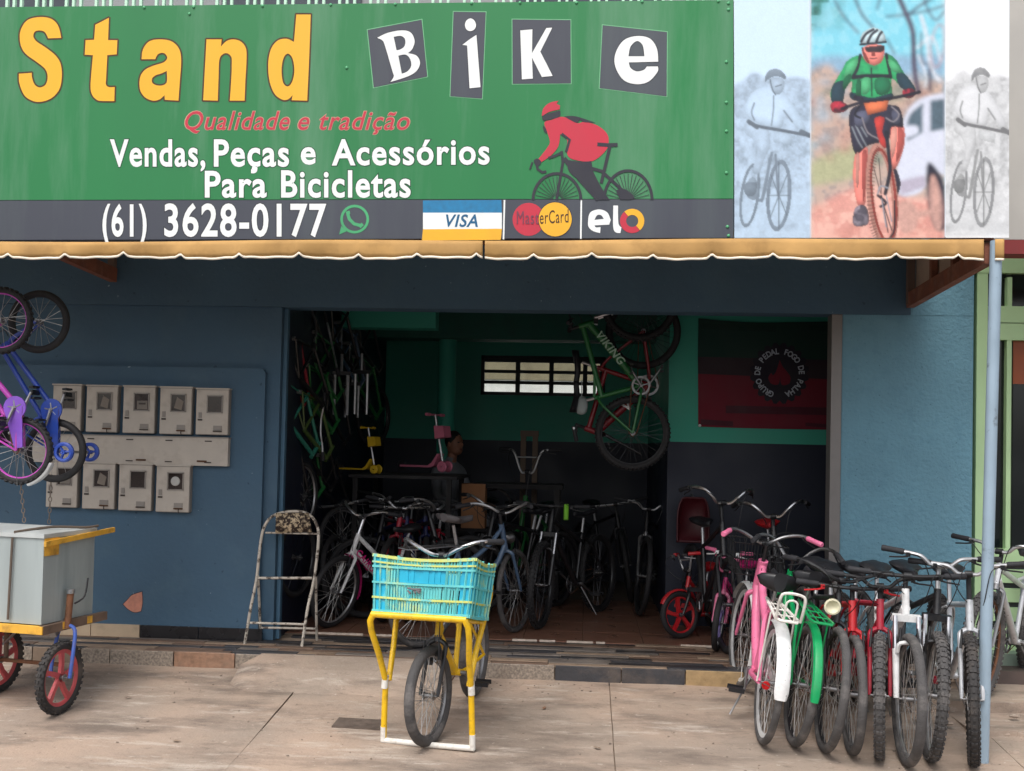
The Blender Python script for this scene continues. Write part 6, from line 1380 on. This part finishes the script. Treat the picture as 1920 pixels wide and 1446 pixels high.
# bicycle frames hung on the side wall
FG = 'bare bicycle frames hung on the dark side wall'
def bare_frame(label, px, py, Y, roll, m_, sc_=1.0, yawd=75):
    t = thing('frameset', label, 'bicycle frame', mw=Matrix.Translation(at(px, py, Y)) @ Matrix.Rotation(R_(yawd), 4, 'Z') @ Matrix.Rotation(R_(roll), 4, 'Y') @ Matrix.Scale(sc_ * .78, 4), group=FG)
    bb = Vector((0, 0, -.2)); st_ = Vector((-.12, 0, .2)); ht = Vector((.42, 0, .22)); hb = Vector((.46, 0, .08)); ra = Vector((-.4, 0, -.16))
    MB().tube([bb, hb], .022, 9).build('down_tube', m_, t); MB().tube([st_, ht], .017, 9).build('top_tube', m_, t); MB().tube([bb, st_ + Vector((-.015, 0, .05))], .016, 9).build('seat_tube', m_, t); MB().tube([hb + Vector((.01, 0, -.04)), ht + Vector((-.01, 0, .03))], .021, 9).build('head_tube', m_, t)
    s_ = MB()
    for q in (-.055, .055): s_.tube([bb, ra + Vector((0, q, 0))], .01, 6); s_.tube([st_, ra + Vector((0, q, 0))], .008, 6)
    s_.build('rear_stays', m_, t)
    MB().lathe([(.012, -.05), (.02, -.05), (.02, .05), (.012, .05)], ra, 'Y', 10).build('dropout', M['alu'], t)
LG = paint('lime_frame', S(70, 92, 44), amt=.1); TG = paint('teal_frame', S(50, 130, 112), amt=.1)
for a in [('black frame hung topmost on the dark side wall', 640, 625, 1.4, 60, DK), ('charcoal frame hung high on the side wall near the doorway edge', 580, 630, .8, 52, M['blackp']), ('white lettered black frame hung beside the doorway edge', 578, 690, .55, 58, DK),
          ('dark green frame hung in the middle of the side wall', 600, 740, .9, 62, M['dgreen']), ('teal tubed frame hung lowest beside the doorway edge', 562, 780, .5, 64, TG), ('lime tubed frame hung next to the teal one', 588, 790, .7, 62, LG), ('dark red frame hung at the very edge of the doorway', 548, 680, .45, 70, M['maroon']), ('black frame hung low on the side wall', 600, 850, 1.1, 66, DK), ('black frame hung deep inside on the side wall', 690, 640, 2.3, 60, DK), ('silver frame hung at the back of the side wall', 668, 700, 2.0, 70, DK)]:
    bare_frame(*a)
def fork_thing(label, px, py, Y, rz=0, L_=.42):
    t = thing('suspension_fork', label, 'bicycle fork', tuple(at(px, py, Y)), R_(rz), 'bicycle forks hung inside the shop')
    for s_ in (-1, 1): MB().tube([(s_ * .055, 0, 0), (s_ * .055, 0, -L_)], [.016, .013], 8).build('leg', M['alu'], t)
    MB().box((0, 0, .0), (.15, .035, .03)).build('crown', M['black'], t); MB().tube([(0, 0, 0), (0, 0, .16)], .014, 8).build('steerer', M['steel'], t)
fork_thing('pair of slim chrome fork legs hanging nearest the side wall', 640, 700, 1.3, 20, .35); fork_thing('chrome fork hanging right of the others above the yellow scooter', 678, 698, 1.5, -10, .36); fork_thing('short dark fork hanging behind the chrome forks', 660, 720, 1.9, 10, .3)
# scooters for children
def scooter(label, base, rz, m1, m2, sc_=1):
    t = thing('child_scooter', label, 'scooter', mw=Matrix.Translation(base) @ Matrix.Rotation(R_(rz), 4, 'Z') @ Matrix.Scale(sc_, 4), group='children\'s scooters on display')
    MB().prism([(-.36, .07), (.0, .07), (.05, .1), (.12, .2), (.145, .2), (.08, .07), (.03, .05), (-.36, .05)], -.055, .055).build('deck', m1, t, False)
    MB().tube([(.17, 0, .07), (.05, 0, .62)], .015, 9).build('steering_column', M['alu'], t)
    MB().tube([(.05, -.16, .62), (.05, .16, .62)], .01, 8).build('handlebar', m1, t)
    for s_ in (-1, 1): MB().tube([(.05, s_ * .1, .62), (.05, s_ * .175, .62)], .017, 8).build('grip', m1, t)
    MB().prism([(.1, .36), (.22, .38), (.2, .5), (.08, .5)], -.07, .07).build('basket', m2, t, False)
    for x in (.19, -.37):
        for y in ((-.06, .06) if x > 0 else (0,)): MB().lathe([(.012, -.014), (.05, -.014), (.062, 0), (.05, .014), (.012, .014)], (x, y, .062), 'Y', 16).build('wheel', m2 if x > 0 else M['black'], t)
sp1, sp2 = at(682, 888, 1.35), at(806, 885, 1.7)
YP_ = mat('yellow_plastic', S(190, 156, 26), .45); PK_ = mat('pink_plastic', S(190, 104, 128), .45)
scooter('scooter with yellow basket and grips standing high on the display shelf', sp1, -20, YP_, YP_, .62)
scooter('pink scooter with pink basket standing on the display shelf', sp2, -25, PK_, PK_, .8)
# display shelf and work bench
shm = mat('dark_shelf', S(24, 22, 24), .8)
sh = thing('display_shelf', 'dark low shelf carrying the two scooters inside', 'shelf')
MB().bbox((-1.95, 1.2, sp1.z - .03), (-1.05, 2.2, sp1.z - .005)).build('board', shm, sh, False)
for x in (-1.9, -1.12):
    for y in (1.25, 2.12): MB().bbox((x - .02, y - .02, FZ - .004), (x + .02, y + .02, sp1.z - .03)).build('leg', shm, sh, False)
bn = thing('work_bench', 'dark work bench in the middle of the shop by the seated person', 'table')
bz = at(880, 905, 2.2).z
MB().bbox((-1.0, 2.0, bz - .04), (-.2, 2.6, bz)).build('top', shm, bn, False)
for x in (-.95, -.25):
    for y in (2.05, 2.55): MB().bbox((x - .025, y - .025, FZ - .004), (x + .025, y + .025, bz - .04)).build('leg', shm, bn, False)
cb_ = at(864, 990, 1.95); ct = at(910, 908, 1.95); cbm = mat('cardboard', S(150, 105, 72), .85, 0, .1, 6)
bxx = thing('cardboard_box', 'brown cardboard box on a stool in front of the work bench', 'box', tuple(cb_)); w_, h_ = ct.x - cb_.x, ct.z - cb_.z
MB().bbox((0, 0, 0), (w_, .2, h_)).build('carton', cbm, bxx, False); MB().bbox((-.003, -.004, h_ * .5), (w_ + .003, .0, h_ * .52)).build('tape', mat('tape', S(120, 84, 60), .4), bxx, False)
stl = thing('stool', 'small dark stool under the cardboard box', 'stool', (cb_.x + w_ / 2, 2.05, FZ)); MB().bbox((-.15, -.13, cb_.z - FZ - .03), (.15, .13, cb_.z - FZ)).build('seat', shm, stl, False)
for x in (-.12, .12):
    for y in (-.1, .1): MB().bbox((x - .015, y - .015, -.004), (x + .015, y + .015, cb_.z - FZ - .03)).build('leg', shm, stl, False)
# upright wooden rack (two posts) at the back
rk = thing('wooden_rack', 'narrow wooden rack with two posts beside the bench', 'rack', (0, 0, 0)); wdm = mat('dull_wood', S(105, 90, 78), .8)
for px in (981, 1003):
    p = at(px, 860, 2.7); MB().bbox((p.x - .025, 2.68, FZ - .004), (p.x + .025, 2.73, at(px, 812, 2.7).z)).build('post', wdm, rk, False)
a, b = at(976, 818, 2.7), at(1010, 812, 2.7); MB().bbox((a.x, 2.675, a.z), (b.x, 2.735, b.z + .02)).build('top_rail', wdm, rk, False)
# red child seat hanging below the flag, pale bag by the window
cs_ = MB(); c = at(1300, 975, .95)
vs = []; fs = []
for j in range(9):
    a = math.pi * (j / 8) * .98 + .02
    for i in range(13):
        b = math.pi * (i / 12); vs.append((.13 * math.cos(b) * (.55 + .45 * math.sin(min(a, 1.7))), .1 * math.sin(b) * math.sin(a), .18 * math.cos(a)))
for j in range(8):
    for i in range(12): fs.append((j * 13 + i, j * 13 + i + 1, j * 13 + 14 + i, j * 13 + 13 + i))
cst = thing('child_carrier', 'red plastic child seat shell hanging on the navy wall below the flag', 'child seat', tuple(c)); o_ = MB().add(vs, fs).build('shell', mat('red_seat_plastic', S(66, 10, 20), .45), cst); md = o_.modifiers.new('s', 'SOLIDIFY'); md.thickness = .012
MB().tube([(0, .02, .17), (0, .2, .19)], .01, 6).build('hook', M['steel'], cst)
bg_ = thing('plastic_bag', 'pale plastic bag hanging from the green bicycle near the window', 'bag', tuple(at(1090, 765, .95))); bm_ = MB(); q_ = random.Random(2); vs = []; fs = []
for j in range(8):
    for i in range(12):
        a = math.pi * j / 7; b = 2 * math.pi * i / 12; k = 1 + q_.uniform(-.12, .12); vs.append((.05 * k * math.sin(a) ** .7 * math.cos(b), .04 * k * math.sin(a) ** .7 * math.sin(b), .075 * math.cos(a) + .02))
for j in range(7):
    for i in range(12): fs.append((j * 12 + i, j * 12 + (i + 1) % 12, j * 12 + 12 + (i + 1) % 12, j * 12 + 12 + i))
bm_.add(vs, fs).build('sack', mat('pale_bag', S(150, 160, 160), .4), bg_, True); MB().tube([(0, 0, .09), (.0, 0, .22)], .004, 5).build('bag_handle', mat('pale_bag', S(150, 160, 160), .4), bg_)

# ---------------------------------------------------------------- seated person
def person(label, loc, rz):
    t = thing('person', label, 'person', loc, R_(rz))
    J = {'pel': (0, 0, .52, .13), 'bel': (.01, 0, .65, .125), 'che': (.03, 0, .82, .14), 'upc': (.05, 0, .94, .12), 'nec': (.07, 0, 1.03, .052), 'hed': (.1, 0, 1.10, .06),
         'hipL': (.04, .1, .5, .09), 'kneL': (.45, .13, .5, .06), 'ankL': (.44, .13, .1, .042), 'toeL': (.58, .14, .05, .035), 'hipR': (.04, -.1, .5, .09), 'kneR': (.45, -.13, .5, .06), 'ankR': (.44, -.13, .1, .042), 'toeR': (.58, -.14, .05, .035),
         'shL': (.04, .18, .93, .06), 'elL': (.12, .24, .68, .045), 'wrL': (.35, .15, .62, .03), 'haL': (.42, .13, .62, .028), 'shR': (.04, -.18, .93, .06), 'elR': (.12, -.24, .68, .045), 'wrR': (.35, -.15, .62, .03), 'haR': (.42, -.13, .62, .028)}
    E = [('pel', 'bel'), ('bel', 'che'), ('che', 'upc'), ('upc', 'nec'), ('nec', 'hed')] + [(a + s_, b + s_) for s_ in 'LR' for a, b in (('hip', 'kne'), ('kne', 'ank'), ('ank', 'toe'), ('sh', 'el'), ('el', 'wr'), ('wr', 'ha'))] + [('pel', 'hip' + s_) for s_ in 'LR'] + [('upc', 'sh' + s_) for s_ in 'LR']
    ks = list(J); me = bpy.data.meshes.new('body'); me.from_pydata([J[k][:3] for k in ks], [(ks.index(a), ks.index(b)) for a, b in E], [])
    ob = bpy.data.objects.new('body', me); col.objects.link(ob); ob.parent = t
    sk = ob.modifiers.new('skin', 'SKIN'); ob.modifiers.new('sub', 'SUBSURF').levels = 2; ob.modifiers['sub'].render_levels = 2
    for i, k in enumerate(ks):
        me.skin_vertices[0].data[i].radius = (J[k][3], J[k][3]); me.skin_vertices[0].data[i].use_root = (k == 'pel')
    me.materials.append(mat('grey_shirt', S(120, 122, 128), .85, 0, .1, 8))
    hd = MB(); SK_ = mat('skin_tone', S(150, 102, 80), .55, 0, .06, 10); c = Vector((.115, 0, 1.2))
    hd.ellip(c, (.088, .075, .11), 18, 14); hd.ellip(c + Vector((.03, 0, -.06)), (.06, .055, .055), 12, 8); hd.ellip(c + Vector((.092, 0, -.012)), (.02, .014, .026), 8, 6)
    for s_ in (-1, 1): hd.ellip(c + Vector((-.005, s_ * .076, -.01)), (.02, .01, .03), 8, 6)
    hd.tube([c + Vector((-.02, 0, -.07)), (.08, 0, 1.02)], .048, 12); ho = hd.build('head', SK_, t)
    for s_ in (-1, 1): MB().ellip(c + Vector((.077, s_ * .03, .012)), (.01, .013, .007), 8, 6).build('eye', M['black'], ho)
    MB().ellip(c + Vector((.084, 0, -.056)), (.008, .024, .006), 8, 6).build('mouth', mat('lip', S(120, 66, 60), .6), ho)
    MB().ellip(c + Vector((-.018, 0, .03)), (.09, .083, .098), 16, 12).build('hair', mat('dark_hair', S(22, 18, 18), .7), ho)
    for s_ in (-1, 1):
        h_ = MB(); w_ = Vector((.42, s_ * .13, .62)); h_.ellip(w_ + Vector((.02, 0, 0)), (.05, .04, .018), 10, 6)
        for k in range(4): h_.tube([w_ + Vector((.05, (k - 1.5) * .019, 0)), w_ + Vector((.09 + .008 * (1.5 - abs(k - 1.5)), (k - 1.5) * .02, -.008)), w_ + Vector((.11 + .008 * (1.5 - abs(k - 1.5)), (k - 1.5) * .02, -.03))], [.0095, .0085, .007], 7)
        h_.tube([w_ + Vector((.0, -s_ * .035, 0)), w_ + Vector((.035, -s_ * .06, -.004)), w_ + Vector((.06, -s_ * .062, -.012))], [.011, .01, .008], 7); h_.build('hand', SK_, t)
    return t
pp = at(857, 832, 2.95)
person('person in a grey shirt seated at the back, seen in profile', (pp.x - .11, 2.95, pp.z - 1.2 + 0), -35)
zseat = pp.z - 1.2 + .42
chs = thing('stool', 'dark stool under the seated person', 'stool', (pp.x - .11, 2.95, FZ - .004)); MB().lathe([(0, zseat - FZ - .04), (.17, zseat - FZ - .04), (.17, zseat - FZ), (0, zseat - FZ)], (0, 0, 0), 'Z', 20).build('seat', shm, chs)
for k in range(4):
    a = math.pi / 4 + k * math.pi / 2; MB().tube([(.15 * math.cos(a), .15 * math.sin(a), 0), (.12 * math.cos(a), .12 * math.sin(a), zseat - FZ - .03)], .014, 7).build('leg', shm, chs)

# wheels, tyres and small stock that crowd the side wall and the shelf
wm = wheel_meshes(.3, .022, False, M['blackp'], 24, M['rubber_dark'], dsp=True); wm2 = wheel_meshes(.27, .02, False, M['alu'], 24, M['rubber_dark'])
for lb, px, py, Y, rz, ms_ in [('loose wheel hung lowest on the side wall behind the chair', 556, 1045, .45, 78, wm), ('loose wheel hung on the side wall above the chair', 566, 930, .7, 80, wm2), ('loose wheel hung in the dark corner past the frames', 700, 780, 2.6, 70, wm), ('loose wheel leaning under the display shelf', 640, 1010, 1.15, 60, wm2)]:
    p = at(px, py, Y); t = thing('wheelset', lb, 'wheel', tuple(p), R_(rz), 'loose wheels inside the shop'); w_ = put('wheel_rim', ms_[0], t)
    for nm, m_ in zip(('tyre', 'spokes', 'hub'), ms_[1:]): put(nm, m_, w_)

# more dark bicycles packed into the left and the middle of the shop
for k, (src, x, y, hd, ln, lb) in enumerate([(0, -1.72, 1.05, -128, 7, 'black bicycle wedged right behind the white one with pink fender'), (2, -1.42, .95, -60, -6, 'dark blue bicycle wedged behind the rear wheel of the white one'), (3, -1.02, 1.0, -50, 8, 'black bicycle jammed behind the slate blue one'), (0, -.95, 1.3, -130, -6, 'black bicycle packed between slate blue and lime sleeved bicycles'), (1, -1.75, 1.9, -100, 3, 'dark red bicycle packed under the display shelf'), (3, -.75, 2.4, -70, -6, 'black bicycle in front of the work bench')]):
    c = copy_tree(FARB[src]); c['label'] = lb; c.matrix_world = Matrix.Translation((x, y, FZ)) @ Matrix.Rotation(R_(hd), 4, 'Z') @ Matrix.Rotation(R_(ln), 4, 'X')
for k, (px, py, Y, ro) in enumerate([(545, 640, .5, 66), (560, 720, .7, 72), (610, 680, 1.1, 64), (630, 760, 1.4, 70), (655, 660, 1.8, 66), (575, 860, .9, 70), (620, 900, 1.3, 60), (545, 870, .5, 68), (690, 720, 2.3, 66)]):
    bare_frame(['black frame just inside the doorway edge, high up', 'black frame crossing behind the white lettered one', 'black frame between the dark green frame and the forks', 'black frame behind the chrome fork legs', 'dark frame above the chrome forks', 'black frame below the lime tubed one', 'black frame low beside the yellow scooter', 'black frame below the teal tubed one', 'black frame farthest back on the side wall'][k], px, py, Y, ro, [DK, M['blackp'], M['dgreen']][k % 3] if k != 4 else M['navyblue'])
def bar_thing(label, px, py, Y, rz, tilt):
    t = thing('handlebar_set', label, 'handlebar', mw=Matrix.Translation(at(px, py, Y)) @ Matrix.Rotation(R_(rz), 4, 'Z') @ Matrix.Rotation(R_(tilt), 4, 'X'), group='spare handlebars hung inside')
    MB().tube(smooth_path([(0, -.26, .03), (.01, -.15, .02), (.03, -.06, 0), (.03, .06, 0), (.01, .15, .02), (0, .26, .03)], 4), .009, 7).build('bar', M['alu'], t)
    for s_ in (-1, 1): MB().tube([(0, s_ * .2, .026), (0, s_ * .27, .03)], .015, 8).build('grip', M['grip'], t)
for k, (px, py, Y) in enumerate([(585, 615, .7), (618, 650, 1.0), (600, 800, .8), (648, 600, 1.5)]):
    bar_thing(['spare chrome handlebar highest beside the doorway edge', 'spare chrome handlebar hanging among the upper frames', 'spare chrome handlebar below the lime tubed frame', 'spare chrome handlebar near the ceiling beam'][k], px, py, Y, 20 + k * 35, 50 + k * 20)
